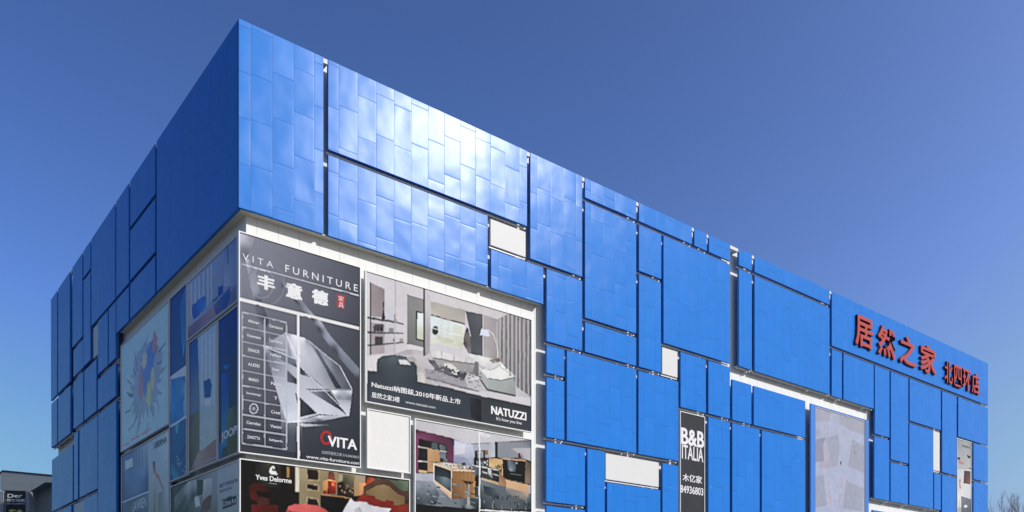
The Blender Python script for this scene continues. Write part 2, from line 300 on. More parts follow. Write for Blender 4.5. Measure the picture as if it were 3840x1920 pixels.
  ([(3.311,5.079),(5.26,5.123),(5.241,4.485),(3.34,4.473)],[(0.32,0.302,0.277),(0.294,0.277,0.253),(0.356,0.338,0.311),(0.385,0.366,0.338)]),
  ([(3.335,4.482),(5.241,4.496),(5.241,4.444),(3.335,4.432)],(0.009,0.01,0.013)),
  ([(3.323,4.424),(5.228,4.431),(5.132,3.291),(3.358,3.205)],[(0.517,0.605,0.618),(0.554,0.605,0.605),(0.471,0.482,0.416),(0.517,0.541,0.517)]),
  ([(3.672,3.624),(4.534,3.604),(4.546,3.325),(3.672,3.296)],[(0.416,0.437,0.32),(0.396,0.406,0.294),(0.505,0.505,0.459),(0.517,0.529,0.493)]),
  ([(4.596,4.336),(5.132,4.326),(5.069,3.329),(4.565,3.38)],[(0.517,0.554,0.482),(0.493,0.529,0.459),(0.427,0.459,0.366),(0.482,0.505,0.437)]),
  ([(3.763,3.857),(3.752,3.785),(3.721,3.717),(3.672,3.662),(3.613,3.625),(3.55,3.611),(3.491,3.622),(3.443,3.657),(3.411,3.711),(3.401,3.777),(3.411,3.849),(3.443,3.916),(3.491,3.972),(3.55,4.009),(3.613,4.023),(3.672,4.012),(3.721,3.977),(3.752,3.923)],(0.023,0.027,0.03)),
  ([(5.26,5.118),(6.299,5.154),(6.299,3.202),(5.42,3.152),(5.562,4.056)],[(0.056,0.062,0.076),(0.076,0.083,0.099),(0.068,0.076,0.091),(0.056,0.062,0.076),(0.05,0.056,0.068)]),
  ([(5.324,4.317),(5.42,4.338),(5.523,3.996),(5.587,3.164),(5.42,3.183),(5.132,3.539),(5.177,3.973)],[(0.037,0.033,0.03),(0.037,0.033,0.03),(0.127,0.117,0.113),(0.217,0.203,0.203),(0.127,0.117,0.113),(0.05,0.044,0.044),(0.127,0.115,0.108)]),
  ([(6.299,5.154),(7.082,5.153),(7.15,3.168),(6.299,3.202)],[(0.32,0.302,0.311),(0.261,0.246,0.253),(0.238,0.224,0.231),(0.32,0.302,0.311)]),
  ([(6.301,5.151),(6.301,3.199),(6.271,3.199),(6.271,5.151)],(0.632,0.618,0.592)),
  ([(7.103,5.136),(7.892,5.575),(9.259,5.563),(9.239,1.743),(8.311,2.116),(7.478,3.071),(7.191,3.31)],[(0.253,0.242,0.249),(0.217,0.21,0.217),(0.184,0.18,0.19),(0.148,0.148,0.159),(0.159,0.159,0.171),(0.217,0.206,0.217),(0.253,0.242,0.253)]),
  ([(7.266,5.254),(7.347,5.272),(7.347,3.207),(7.266,3.191)],[(0.366,0.356,0.366),(0.328,0.32,0.328),(0.285,0.281,0.294),(0.32,0.315,0.328)]),
  ([(7.505,5.389),(7.587,5.408),(7.587,2.984),(7.505,2.969)],[(0.366,0.356,0.366),(0.328,0.32,0.328),(0.285,0.281,0.294),(0.32,0.315,0.328)]),
  ([(7.767,5.503),(7.85,5.522),(7.85,2.656),(7.767,2.641)],[(0.366,0.356,0.366),(0.328,0.32,0.328),(0.285,0.281,0.294),(0.32,0.315,0.328)]),
  ([(8.003,5.547),(8.087,5.566),(8.087,2.483),(8.003,2.468)],[(0.366,0.356,0.366),(0.328,0.32,0.328),(0.285,0.281,0.294),(0.32,0.315,0.328)]),
  ([(8.283,5.557),(8.368,5.576),(8.368,2.153),(8.283,2.138)],[(0.366,0.356,0.366),(0.328,0.32,0.328),(0.285,0.281,0.294),(0.32,0.315,0.328)]),
  ([(8.495,5.562),(8.58,5.581),(8.58,2.026),(8.495,2.011)],[(0.366,0.356,0.366),(0.328,0.32,0.328),(0.285,0.281,0.294),(0.32,0.315,0.328)]),
  ([(8.765,5.558),(8.851,5.577),(8.851,1.936),(8.765,1.921)],[(0.366,0.356,0.366),(0.328,0.32,0.328),(0.285,0.281,0.294),(0.32,0.315,0.328)]),
  ([(9.037,5.565),(9.124,5.583),(9.124,1.845),(9.037,1.83)],[(0.366,0.356,0.366),(0.328,0.32,0.328),(0.285,0.281,0.294),(0.32,0.315,0.328)]),
  ([(6.187,4.465),(6.598,4.518),(6.692,4.204),(6.102,4.162)],(0.529,0.541,0.673)),
  ([(6.61,4.54),(6.932,4.371),(6.908,4.327),(6.587,4.496)],(0.517,0.505,0.493)),
  ([(6.943,4.358),(7.126,3.917),(7.079,3.897),(6.897,4.339)],(0.517,0.505,0.493)),
  ([(7.127,3.91),(7.216,3.287),(7.166,3.28),(7.078,3.903)],(0.517,0.505,0.493)),
  ([(3.012,2.007),(5.292,1.921),(5.42,1.502),(3.072,1.593)],[(0.217,0.21,0.238),(0.253,0.246,0.277),(0.294,0.281,0.315),(0.277,0.265,0.298)]),
  ([(3.371,3.182),(3.824,3.302),(3.855,2.877),(3.383,2.832)],(0.471,0.471,0.471)),
  ([(3.371,2.83),(3.794,2.936),(5.873,2.918),(5.808,2.748),(3.431,2.565)],[(0.517,0.511,0.517),(0.566,0.56,0.566),(0.529,0.523,0.529),(0.437,0.432,0.437),(0.471,0.465,0.471)]),
  ([(3.431,2.565),(5.808,2.748),(5.646,2.221),(3.461,2.345)],[(0.32,0.315,0.32),(0.285,0.281,0.285),(0.217,0.213,0.22),(0.253,0.249,0.253)]),
  ([(5.42,3.152),(6.299,3.17),(7.409,3.138),(7.491,2.939),(6.732,2.634),(5.938,2.799)],[(0.592,0.586,0.592),(0.618,0.612,0.618),(0.566,0.56,0.566),(0.505,0.499,0.505),(0.465,0.459,0.465),(0.517,0.511,0.517)]),
  ([(5.821,2.881),(6.036,2.871),(6.004,2.182),(5.646,2.221)],[(0.127,0.117,0.127),(0.154,0.143,0.154),(0.104,0.099,0.108),(0.127,0.12,0.127)]),
  ([(6.665,3.1),(7.272,3.326),(7.327,3.149),(6.833,2.946)],[(0.104,0.083,0.083),(0.154,0.083,0.079),(0.127,0.108,0.108),(0.253,0.238,0.238)]),
  ([(6.036,2.635),(6.799,2.663),(7.409,3.058),(8.311,2.606),(8.101,2.513),(7.409,2.279),(6.532,2.21)],[(0.646,0.659,0.646),(0.592,0.612,0.599),(0.659,0.673,0.659),(0.566,0.592,0.579),(0.517,0.541,0.529),(0.592,0.612,0.599),(0.566,0.592,0.579)]),
  ([(6.036,2.582),(6.532,2.21),(6.545,1.661),(6.102,2.11)],[(0.366,0.396,0.385),(0.32,0.347,0.342),(0.285,0.315,0.311),(0.328,0.356,0.347)]),
  ([(6.532,2.199),(7.409,2.268),(8.297,2.587),(8.276,1.674),(6.565,1.665)],[(0.302,0.333,0.328),(0.269,0.302,0.298),(0.253,0.285,0.285),(0.224,0.253,0.253),(0.277,0.306,0.306)]),
  ([(3.191,2.443),(3.551,2.463),(3.794,2.207),(3.551,2.11),(3.281,2.31)],[(0.127,0.127,0.137),(0.065,0.068,0.076),(0.217,0.217,0.231),(0.104,0.104,0.113),(0.05,0.053,0.059)]),
  ([(3.551,2.302),(5.356,2.245),(5.177,1.838),(3.551,1.999)],[(0.104,0.108,0.122),(0.056,0.059,0.068),(0.044,0.047,0.056),(0.083,0.087,0.099)]),
  ([(4.038,2.457),(4.471,2.49),(4.784,2.344),(4.659,2.217),(4.1,2.29)],(0.529,0.517,0.505)),
  ([(4.471,2.233),(4.91,2.275),(4.784,2.035),(4.502,2.034)],(0.592,0.592,0.592)),
  ([(5.42,2.153),(6.069,2.141),(5.356,1.725),(5.26,1.864)],[(0.517,0.499,0.541),(0.554,0.535,0.579),(0.465,0.448,0.493),(0.385,0.371,0.411)]),
  ([(2.367,2.429),(2.717,2.15),(3.012,1.607),(3.024,1.359),(2.629,1.338),(2.6,1.979),(2.251,2.258)],[(0.253,0.246,0.238),(0.385,0.376,0.356),(0.471,0.465,0.437),(0.493,0.488,0.459),(0.416,0.411,0.385),(0.32,0.311,0.294),(0.184,0.177,0.171)]),
  ([(7.389,5.309),(7.457,5.324),(7.457,3.121),(7.389,3.107)],[(0.122,0.117,0.127),(0.108,0.104,0.113),(0.083,0.081,0.091),(0.099,0.097,0.108)]),
  ([(7.649,5.449),(7.718,5.465),(7.718,2.848),(7.649,2.835)],[(0.122,0.117,0.127),(0.108,0.104,0.113),(0.083,0.081,0.091),(0.099,0.097,0.108)]),
  ([(7.899,5.561),(7.968,5.577),(7.968,2.57),(7.899,2.557)],[(0.122,0.117,0.127),(0.108,0.104,0.113),(0.083,0.081,0.091),(0.099,0.097,0.108)]),
  ([(8.15,5.548),(8.22,5.564),(8.22,2.344),(8.15,2.332)],[(0.122,0.117,0.127),(0.108,0.104,0.113),(0.083,0.081,0.091),(0.099,0.097,0.108)]),
  ([(8.396,5.561),(8.466,5.577),(8.466,2.088),(8.396,2.076)],[(0.122,0.117,0.127),(0.108,0.104,0.113),(0.083,0.081,0.091),(0.099,0.097,0.108)]),
  ([(8.63,5.565),(8.701,5.581),(8.701,1.965),(8.63,1.953)],[(0.122,0.117,0.127),(0.108,0.104,0.113),(0.083,0.081,0.091),(0.099,0.097,0.108)]),
  ([(8.915,5.57),(8.987,5.583),(8.987,1.877),(8.915,1.865)],[(0.122,0.117,0.127),(0.108,0.104,0.113),(0.083,0.081,0.091),(0.099,0.097,0.108)]),
  ([(9.145,5.567),(9.218,5.583),(9.218,1.806),(9.145,1.794)],[(0.122,0.117,0.127),(0.108,0.104,0.113),(0.083,0.081,0.091),(0.099,0.097,0.108)]),
  ([(3.941,2.943),(3.971,2.619),(3.922,2.614),(3.891,2.938)],(0.294,0.285,0.294)),
  ([(4.621,2.927),(4.652,2.599),(4.602,2.594),(4.571,2.922)],(0.285,0.277,0.285)),
  ([(5.317,2.933),(5.304,2.567),(5.254,2.569),(5.267,2.935)],(0.269,0.261,0.269)),
  ([(3.458,2.576),(5.806,2.752),(5.81,2.692),(3.463,2.516)],(0.127,0.125,0.13)),
  ([(6.147,2.628),(6.798,2.656),(6.8,2.606),(6.149,2.578)],(0.338,0.356,0.347)),
  ([(6.785,2.652),(7.368,3.03),(7.395,2.988),(6.813,2.61)],(0.338,0.356,0.347)),
  ([(7.016,3.111),(7.424,2.869),(7.394,2.817),(6.986,3.06)],(0.416,0.432,0.427)),
  ([(7.417,2.872),(8.109,2.677),(8.093,2.62),(7.401,2.814)],(0.416,0.432,0.427)),
  ([(6.543,2.216),(7.407,2.277),(7.411,2.227),(6.547,2.166)],(0.127,0.143,0.143)),
  ([(7.401,2.276),(8.275,2.586),(8.291,2.539),(7.417,2.228)],(0.127,0.143,0.143)),
  ([(3.073,1.633),(5.422,1.542),(5.418,1.462),(3.07,1.553)],(0.143,0.137,0.157)),
  ([(5.421,1.542),(6.07,1.524),(6.068,1.444),(5.419,1.462)],(0.143,0.137,0.157)),
  ([(6.134,2.126),(6.577,1.683),(6.513,1.619),(6.07,2.063)],(0.037,0.037,0.044)),
  ([(6.545,1.696),(8.276,1.708),(8.276,1.618),(6.545,1.606)],(0.037,0.037,0.044)),
  ([(3.751,2.029),(3.884,2.044),(3.889,2.004),(3.755,1.989)],(0.184,0.174,0.2)),
  ([(3.135,1.587),(3.247,1.548),(3.233,1.51),(3.122,1.549)],(0.184,0.174,0.2)),
  ([(3.71,1.648),(3.821,1.658),(3.825,1.618),(3.714,1.608)],(0.184,0.174,0.2)),
  ([(3.836,1.585),(3.901,1.557),(3.886,1.52),(3.82,1.548)],(0.338,0.324,0.356)),
  ([(5.45,2.267),(5.574,2.251),(5.569,2.211),(5.444,2.227)],(0.127,0.122,0.143)),
  ([(5.95,1.775),(6.089,1.746),(6.081,1.707),(5.942,1.736)],(0.338,0.324,0.356)),
  ([(5.055,1.918),(5.152,1.907),(5.147,1.867),(5.05,1.879)],(0.184,0.174,0.2)),
  ([(5.896,1.794),(6.146,1.785),(6.145,1.745),(5.894,1.754)],(0.184,0.174,0.2)),
  ([(5.784,1.992),(6.022,1.982),(6.021,1.942),(5.783,1.952)],(0.127,0.122,0.143)),
  ([(3.635,1.731),(3.748,1.724),(3.746,1.684),(3.633,1.691)],(0.184,0.174,0.2)),
  ([(3.953,1.586),(4.022,1.595),(4.027,1.556),(3.958,1.546)],(0.127,0.122,0.143)),
  ([(6.062,2.09),(6.256,2.081),(6.254,2.041),(6.06,2.05)],(0.184,0.174,0.2)),
  ([(6.059,2.379),(6.206,2.394),(6.21,2.354),(6.062,2.339)],(0.127,0.122,0.143)),
  ([(4.359,2.072),(4.503,2.063),(4.5,2.023),(4.356,2.032)],(0.127,0.122,0.143)),
  ([(4.707,1.583),(4.789,1.594),(4.794,1.554),(4.712,1.544)],(0.184,0.174,0.2)),
  ([(3.871,1.638),(4.091,1.67),(4.097,1.631),(3.877,1.599)],(0.184,0.174,0.2)),
  ([(3.911,2.126),(4.038,2.144),(4.044,2.105),(3.917,2.086)],(0.338,0.324,0.356)),
  ([(5.247,1.582),(5.315,1.576),(5.311,1.536),(5.244,1.542)],(0.184,0.174,0.2)),
  ([(5.369,2.061),(5.615,2.067),(5.616,2.027),(5.37,2.021)],(0.184,0.174,0.2)),
  ([(3.918,1.984),(4.061,2.002),(4.066,1.963),(3.924,1.944)],(0.338,0.324,0.356)),
  ([(4.83,2.182),(5.002,2.192),(5.004,2.152),(4.832,2.142)],(0.338,0.324,0.356)),
  ([(3.559,1.587),(3.685,1.592),(3.687,1.552),(3.56,1.547)],(0.184,0.174,0.2)),
  ([(4.349,2.05),(4.583,2.087),(4.589,2.047),(4.355,2.011)],(0.184,0.174,0.2)),
  ([(3.227,1.874),(3.409,1.899),(3.414,1.86),(3.233,1.835)],(0.184,0.174,0.2)),
  ([(4.669,1.782),(4.793,1.802),(4.799,1.763),(4.676,1.743)],(0.127,0.122,0.143)),
  ([(3.917,1.586),(4.099,1.606),(4.103,1.566),(3.922,1.546)],(0.184,0.174,0.2)),
  ([(3.774,1.767),(3.842,1.754),(3.834,1.714),(3.766,1.728)],(0.184,0.174,0.2)),
  ([(4.977,1.974),(5.081,1.981),(5.084,1.941),(4.98,1.934)],(0.184,0.174,0.2)),
  ([(3.806,1.919),(3.905,1.923),(3.907,1.883),(3.808,1.879)],(0.338,0.324,0.356)),
  ([(3.478,2.022),(3.707,2.031),(3.709,1.991),(3.48,1.982)],(0.127,0.122,0.143)),
  ([(4.246,1.585),(4.43,1.569),(4.426,1.529),(4.243,1.545)],(0.127,0.122,0.143)),
  ([(3.192,1.68),(3.329,1.649),(3.32,1.61),(3.183,1.641)],(0.127,0.122,0.143)),
  ([(5.758,1.674),(5.889,1.655),(5.883,1.616),(5.752,1.634)],(0.127,0.122,0.143)),
  ([(3.99,1.798),(4.091,1.767),(4.08,1.729),(3.979,1.759)],(0.338,0.324,0.356)),
  ([(4.057,1.835),(4.21,1.81),(4.204,1.771),(4.051,1.795)],(0.338,0.324,0.356)),
  ([(5.959,1.934),(6.033,1.891),(6.013,1.856),(5.939,1.899)],(0.184,0.174,0.2)),
  ([(5.344,2.18),(5.574,2.168),(5.572,2.128),(5.342,2.14)],(0.127,0.122,0.143)),
  ([(4.943,1.843),(5.149,1.822),(5.145,1.782),(4.939,1.803)],(0.184,0.174,0.2)),
  ([(5.444,2.249),(5.538,2.229),(5.53,2.19),(5.435,2.21)],(0.338,0.324,0.356)),
  ([(3.406,1.587),(3.608,1.571),(3.605,1.531),(3.403,1.547)],(0.127,0.122,0.143)),
  ([(3.229,1.587),(3.318,1.567),(3.309,1.528),(3.22,1.548)],(0.127,0.122,0.143)),
  ([(5.361,2.005),(5.527,2.034),(5.533,1.994),(5.368,1.966)],(0.184,0.174,0.2)),
  ([(5.123,2.277),(5.294,2.294),(5.298,2.254),(5.127,2.238)],(0.184,0.174,0.2)),
  ([(3.191,1.943),(3.409,1.929),(3.407,1.889),(3.189,1.903)],(0.338,0.324,0.356)),
  ([(5.567,1.725),(5.648,1.706),(5.639,1.667),(5.557,1.687)],(0.338,0.324,0.356)),
  ([(3.667,1.586),(3.799,1.564),(3.792,1.524),(3.66,1.547)],(0.338,0.324,0.356)),
  ([(3.347,1.942),(3.519,1.921),(3.514,1.881),(3.342,1.903)],(0.127,0.122,0.143)),
  ([(6.067,2.184),(6.273,2.193),(6.275,2.153),(6.069,2.144)],(0.127,0.122,0.143)),
  ([(5.702,2.311),(5.826,2.281),(5.817,2.242),(5.693,2.272)],(0.338,0.324,0.356)),
  ([(3.409,1.587),(3.536,1.6),(3.54,1.561),(3.413,1.547)],(0.127,0.122,0.143)),
  ([(3.503,1.646),(3.624,1.635),(3.621,1.596),(3.499,1.606)],(0.184,0.174,0.2)),
  ([(5.172,2.381),(5.296,2.37),(5.293,2.33),(5.169,2.341)],(0.338,0.324,0.356)),
  ([(5.403,1.898),(5.57,1.896),(5.569,1.856),(5.403,1.858)],(0.338,0.324,0.356)),
  ([(5.595,2.149),(5.809,2.126),(5.805,2.087),(5.591,2.109)],(0.127,0.122,0.143)),
  ([(3.076,1.945),(3.298,1.954),(3.3,1.914),(3.077,1.905)],(0.338,0.324,0.356)),
  ([(5.391,1.925),(5.636,1.938),(5.638,1.898),(5.393,1.885)],(0.338,0.324,0.356)),
  ([(4.881,1.941),(4.97,1.91),(4.957,1.872),(4.867,1.903)],(0.338,0.324,0.356)),
  ([(6.026,2.243),(6.177,2.233),(6.174,2.193),(6.023,2.204)],(0.127,0.122,0.143)),
  ([(5.472,2.286),(5.711,2.307),(5.715,2.267),(5.475,2.246)],(0.127,0.122,0.143)),
  ([(5.424,1.837),(5.659,1.874),(5.665,1.835),(5.43,1.797)],(0.127,0.122,0.143)),
  ([(5.059,2.296),(5.173,2.297),(5.148,2.188),(5.033,2.188)],(0.217,0.203,0.203)),
  ([(4.141,2.348),(4.252,2.349),(4.227,2.242),(4.116,2.241)],(0.012,0.013,0.015)),
  ([(4.515,2.273),(4.627,2.274),(4.602,2.167),(4.49,2.166)],(0.012,0.013,0.015)),
  ([(4.836,2.211),(4.95,2.212),(4.925,2.104),(4.811,2.103)],(0.012,0.013,0.015)),
  ([(3.801,2.305),(3.911,2.306),(3.887,2.199),(3.777,2.199)],(0.471,0.459,0.459)),
  ([(4.608,2.196),(4.721,2.196),(4.695,2.089),(4.583,2.088)],(0.012,0.013,0.015)),
  ([(4.77,2.19),(4.883,2.191),(4.858,2.083),(4.744,2.083)],(0.012,0.013,0.015)),
  ([(3.823,2.32),(3.933,2.32),(3.908,2.214),(3.798,2.214)],(0.217,0.203,0.203)),
  ([(0.403,3.304),(0.479,3.307),(0.479,3.115),(0.403,3.104)],(0.027,0.023,0.027)),
  ([(0.594,3.347),(0.67,3.349),(0.67,3.157),(0.594,3.145)],(0.014,0.013,0.017)),
  ([(0.758,3.383),(0.835,3.386),(0.835,3.193),(0.758,3.181)],(0.014,0.013,0.017)),
  ([(3.358,3.899),(5.132,3.901),(5.132,3.871),(3.359,3.869)],(0.659,0.688,0.688)),
  ([(3.931,4.489),(3.9,3.238),(3.87,3.239),(3.901,4.489)],(0.416,0.471,0.471)),
  ([(4.3,4.486),(4.269,3.264),(4.239,3.265),(4.27,4.487)],(0.416,0.471,0.471)),
  ([(1.534,5.583),(1.489,2.297),(1.439,2.298),(1.484,5.583)],(0.338,0.328,0.356)),
  ([(2.107,5.096),(3.013,5.088),(3.012,5.048),(2.107,5.056)],(0.076,0.076,0.079)),
  ([(0.109,1.357),(0.56,1.419),(0.599,1.93),(0.861,2.131),(1.391,2.283),(1.959,2.35),(2.399,2.213),(2.608,2.017),(2.636,1.335),(4.525,1.357),(6.38,1.29),(9.259,1.32),(9.259,0.03),(0.083,0.03)],[(0.027,0.035,0.047),(0.027,0.035,0.047),(0.033,0.043,0.056),(0.047,0.059,0.072),(0.05,0.062,0.076),(0.047,0.059,0.074),(0.037,0.047,0.059),(0.028,0.037,0.05),(0.025,0.033,0.046),(0.028,0.035,0.047),(0.027,0.033,0.043),(0.025,0.028,0.037),(0.033,0.037,0.05),(0.039,0.046,0.062)]),
  ([(0.676,1.924),(1.396,2.245),(1.963,2.309),(2.396,2.113),(1.678,1.827),(0.868,1.769)],[(0.056,0.068,0.083),(0.068,0.083,0.099),(0.076,0.091,0.108),(0.056,0.068,0.083),(0.039,0.05,0.062),(0.042,0.053,0.065)]),
  ([(1.65,2.115),(2.049,2.193),(2.297,2.01),(1.735,1.936)],(0.529,0.529,0.541)),
  ([(2.049,2.316),(2.367,2.404),(2.483,2.179),(2.193,2.148)],(0.32,0.302,0.285)),
  ([(5.486,1.142),(6.176,1.129),(6.176,0.03),(5.591,0.181)],[(0.018,0.022,0.029),(0.008,0.01,0.015),(0.007,0.008,0.012),(0.014,0.017,0.024)]),
  ],texts=[
  ('Natuzzi纳图兹,2010年新品上市',0.323,0.681,4.648,0.268,(0.688,0.695,0.717),0.012,0.0),
  ('居然之家3楼',0.323,0.25,1.383,0.243,(0.659,0.666,0.688),0.012,0.0),
  ('www.natuzzi.com',2.002,0.281,1.576,0.11,(0.566,0.579,0.618),0.008,0.0),
  ('NATUZZI',6.771,0.556,2.159,0.377,(0.688,0.695,0.717),0.03,0.0),
  ("It's how you live",7.073,0.255,1.566,0.205,(0.605,0.618,0.646),0.01,0.0),
  ]),
 'blank': dict(side='R',step=0.3,soft=0,pw=1.25,box=(5.569,7.734,8.078,10.625),base=(0.639,0.639,0.632),polys=[
  ],texts=[
  ]),
 'kitchen': dict(side='R',step=0.028,soft=0.7,pw=1.25,box=(7.946,14.769,4.2,10.565),base=(0.006,0.008,0.008),polys=[
  ([(0.03,6.335),(6.793,6.335),(6.793,6.265),(4.696,5.939),(3.672,5.742),(2.85,5.597),(2.174,5.747),(0.03,5.879)],[(0.416,0.411,0.437),(0.517,0.511,0.541),(0.471,0.465,0.493),(0.427,0.421,0.454),(0.437,0.432,0.465),(0.459,0.454,0.482),(0.427,0.421,0.448),(0.385,0.381,0.411)]),
  ([(1.677,6.335),(3.021,6.322),(3.628,6.304),(4.292,6.168),(3.936,5.995),(3.453,6.244)],[(0.554,0.547,0.579),(0.592,0.586,0.618),(0.632,0.632,0.659),(0.605,0.605,0.646),(0.471,0.465,0.499),(0.505,0.499,0.535)]),
  ([(3.672,6.31),(4.924,6.335),(4.314,6.182)],[(0.437,0.471,0.529),(0.605,0.618,0.659),(0.385,0.427,0.493)]),
  ([(0.046,3.925),(1.027,4.017),(2.008,2.998),(3.323,3.154),(3.672,4.134),(6.793,3.812),(6.793,2.89),(3.562,2.616),(0.046,2.553)],[(0.347,0.356,0.427),(0.32,0.328,0.396),(0.127,0.148,0.171),(0.037,0.053,0.062),(0.127,0.154,0.177),(0.104,0.122,0.143),(0.027,0.039,0.047),(0.014,0.023,0.027),(0.018,0.028,0.035)]),
  ([(0.046,3.611),(1.027,3.647),(1.35,3.107),(1.148,2.616),(0.046,2.586)],[(0.184,0.217,0.253),(0.217,0.246,0.285),(0.065,0.087,0.104),(0.023,0.035,0.042),(0.028,0.044,0.053)]),
  ([(2.133,5.748),(2.85,5.597),(3.258,5.641),(3.258,4.543),(2.133,4.567)],[(0.32,0.356,0.482),(0.437,0.459,0.554),(0.396,0.416,0.505),(0.217,0.246,0.328),(0.184,0.217,0.302)]),
  ([(2.174,5.651),(2.765,5.558),(2.765,5.143),(2.174,5.0)],[(0.471,0.493,0.592),(0.517,0.535,0.618),(0.493,0.471,0.517),(0.471,0.459,0.517)]),
  ([(2.133,4.858),(2.595,4.967),(3.15,4.878),(3.15,4.53),(2.133,4.567)],[(0.217,0.246,0.338),(0.217,0.238,0.32),(0.277,0.302,0.385),(0.184,0.21,0.277),(0.148,0.177,0.253)]),
  ([(0.046,5.86),(2.141,5.743),(2.116,4.548),(1.751,4.574),(1.751,5.417),(0.226,5.494),(0.202,3.976),(0.046,3.925)],[(0.037,0.012,0.027),(0.042,0.018,0.033),(0.104,0.033,0.068),(0.091,0.028,0.062),(0.079,0.025,0.053),(0.148,0.044,0.095),(0.127,0.037,0.083),(0.143,0.047,0.095)]),
  ([(0.226,5.494),(1.751,5.417),(1.751,4.567),(0.226,4.022)],[(0.007,0.008,0.008),(0.015,0.02,0.021),(0.027,0.035,0.039),(0.006,0.007,0.008)]),
  ([(0.907,5.43),(1.229,5.405),(1.229,5.153),(0.907,5.145)],(0.056,0.079,0.091)),
  ([(1.35,5.388),(1.677,5.363),(1.677,4.667),(1.371,4.664)],[(0.104,0.127,0.148),(0.065,0.083,0.099),(0.154,0.184,0.217),(0.127,0.148,0.177)]),
  ([(0.687,5.133),(1.359,5.129),(1.359,4.588),(0.687,4.531)],[(0.416,0.253,0.132),(0.366,0.21,0.104),(0.328,0.19,0.095),(0.385,0.231,0.117)]),
  ([(0.194,5.158),(0.707,5.139),(0.707,5.099),(0.194,5.112)],(0.618,0.618,0.605)),
  ([(1.359,5.119),(1.751,5.125),(1.751,5.087),(1.359,5.081)],(0.592,0.592,0.592)),
  ([(0.194,4.502),(0.707,4.537),(0.707,4.497),(0.194,4.462)],(0.618,0.618,0.605)),
  ([(0.687,4.508),(1.035,4.482),(1.019,4.063),(0.707,4.049)],[(0.385,0.224,0.113),(0.338,0.196,0.099),(0.416,0.269,0.143),(0.366,0.217,0.113)]),
  ([(0.226,4.101),(0.687,4.097),(0.687,4.006),(0.226,3.988)],(0.471,0.376,0.203)),
  ([(1.35,4.763),(1.76,4.762),(1.842,4.55),(1.391,4.599)],[(0.012,0.013,0.015),(0.154,0.165,0.177),(0.065,0.05,0.059),(0.009,0.01,0.013)]),
  ([(0.707,4.524),(1.035,4.522),(1.76,4.609),(2.595,4.604),(3.332,4.412),(2.049,4.342),(1.067,4.466)],[(0.437,0.32,0.217),(0.385,0.277,0.184),(0.471,0.459,0.471),(0.32,0.294,0.277),(0.217,0.137,0.083),(0.517,0.416,0.294),(0.416,0.294,0.184)]),
  ([(2.553,4.686),(2.786,4.724),(2.807,4.612),(2.595,4.57)],(0.02,0.033,0.015)),
  ([(2.342,4.437),(2.978,4.587),(3.021,4.411),(2.426,4.413)],[(0.065,0.05,0.042),(0.529,0.493,0.471),(0.104,0.056,0.044),(0.127,0.091,0.072)]),
  ([(1.019,4.453),(1.067,4.459),(1.075,3.636),(1.019,3.63)],(0.592,0.554,0.517)),
  ([(1.067,4.442),(2.008,4.29),(1.987,3.235),(1.067,3.692)],[(0.008,0.01,0.013),(0.013,0.017,0.02),(0.062,0.091,0.108),(0.027,0.037,0.047)]),
  ([(1.067,3.921),(1.677,3.946),(1.991,3.85),(1.987,3.235),(1.067,3.692)],[(0.03,0.044,0.056),(0.127,0.165,0.196),(0.079,0.108,0.127),(0.02,0.03,0.037),(0.05,0.068,0.083)]),
  ([(1.067,3.692),(2.008,3.21),(2.008,2.957),(1.087,3.57)],[(0.566,0.376,0.231),(0.541,0.338,0.196),(0.471,0.385,0.32),(0.437,0.385,0.338)]),
  ([(2.049,4.349),(3.332,4.412),(3.332,3.155),(2.029,2.959)],[(0.217,0.108,0.044),(0.285,0.159,0.072),(0.253,0.137,0.062),(0.127,0.062,0.025)]),
  ([(1.991,4.342),(2.049,4.349),(2.041,2.96),(1.991,3.219)],(0.632,0.566,0.471)),
  ([(2.51,3.899),(3.323,3.887),(3.043,3.719),(2.893,3.717)],(0.009,0.01,0.01)),
  ([(2.871,3.736),(3.03,3.752),(3.03,2.599),(2.871,2.586)],[(0.012,0.013,0.014),(0.385,0.396,0.406),(0.517,0.529,0.541),(0.027,0.028,0.03)]),
  ([(3.258,3.95),(3.366,3.892),(3.314,3.171),(3.237,3.216)],(0.416,0.217,0.083)),
  ([(2.595,2.707),(2.935,2.806),(3.541,2.649),(2.595,2.569)],[(0.027,0.035,0.037),(0.217,0.246,0.261),(0.018,0.025,0.027),(0.012,0.015,0.017)]),
  ([(3.258,5.641),(4.113,5.8),(4.516,5.925),(4.516,5.203),(4.069,5.095),(3.258,4.996)],[(0.294,0.32,0.376),(0.302,0.32,0.376),(0.385,0.406,0.459),(0.416,0.437,0.493),(0.294,0.32,0.366),(0.338,0.366,0.427)]),
  ([(3.314,5.345),(3.945,5.45),(3.945,5.073),(3.314,5.003)],[(0.014,0.015,0.018),(0.027,0.028,0.033),(0.018,0.02,0.023),(0.015,0.017,0.02)]),
  ([(3.475,5.337),(3.826,5.382),(3.826,5.065),(3.475,5.022)],(0.217,0.246,0.277)),
  ([(3.945,5.45),(4.113,5.461),(4.113,5.242),(3.945,5.239)],(0.217,0.108,0.042)),
  ([(3.432,4.982),(4.069,4.989),(4.14,4.644),(3.432,4.685)],[(0.018,0.021,0.025),(0.037,0.044,0.053),(0.02,0.023,0.027),(0.127,0.148,0.171)]),
  ([(4.525,5.934),(4.687,5.948),(4.687,5.235),(4.525,5.215)],(0.017,0.021,0.025)),
  ([(4.687,5.955),(6.793,6.328),(6.793,5.269),(6.417,5.309),(4.969,5.162),(4.687,5.224)],[(0.19,0.21,0.246),(0.122,0.137,0.165),(0.217,0.231,0.269),(0.217,0.231,0.261),(0.177,0.196,0.224),(0.184,0.203,0.231)]),
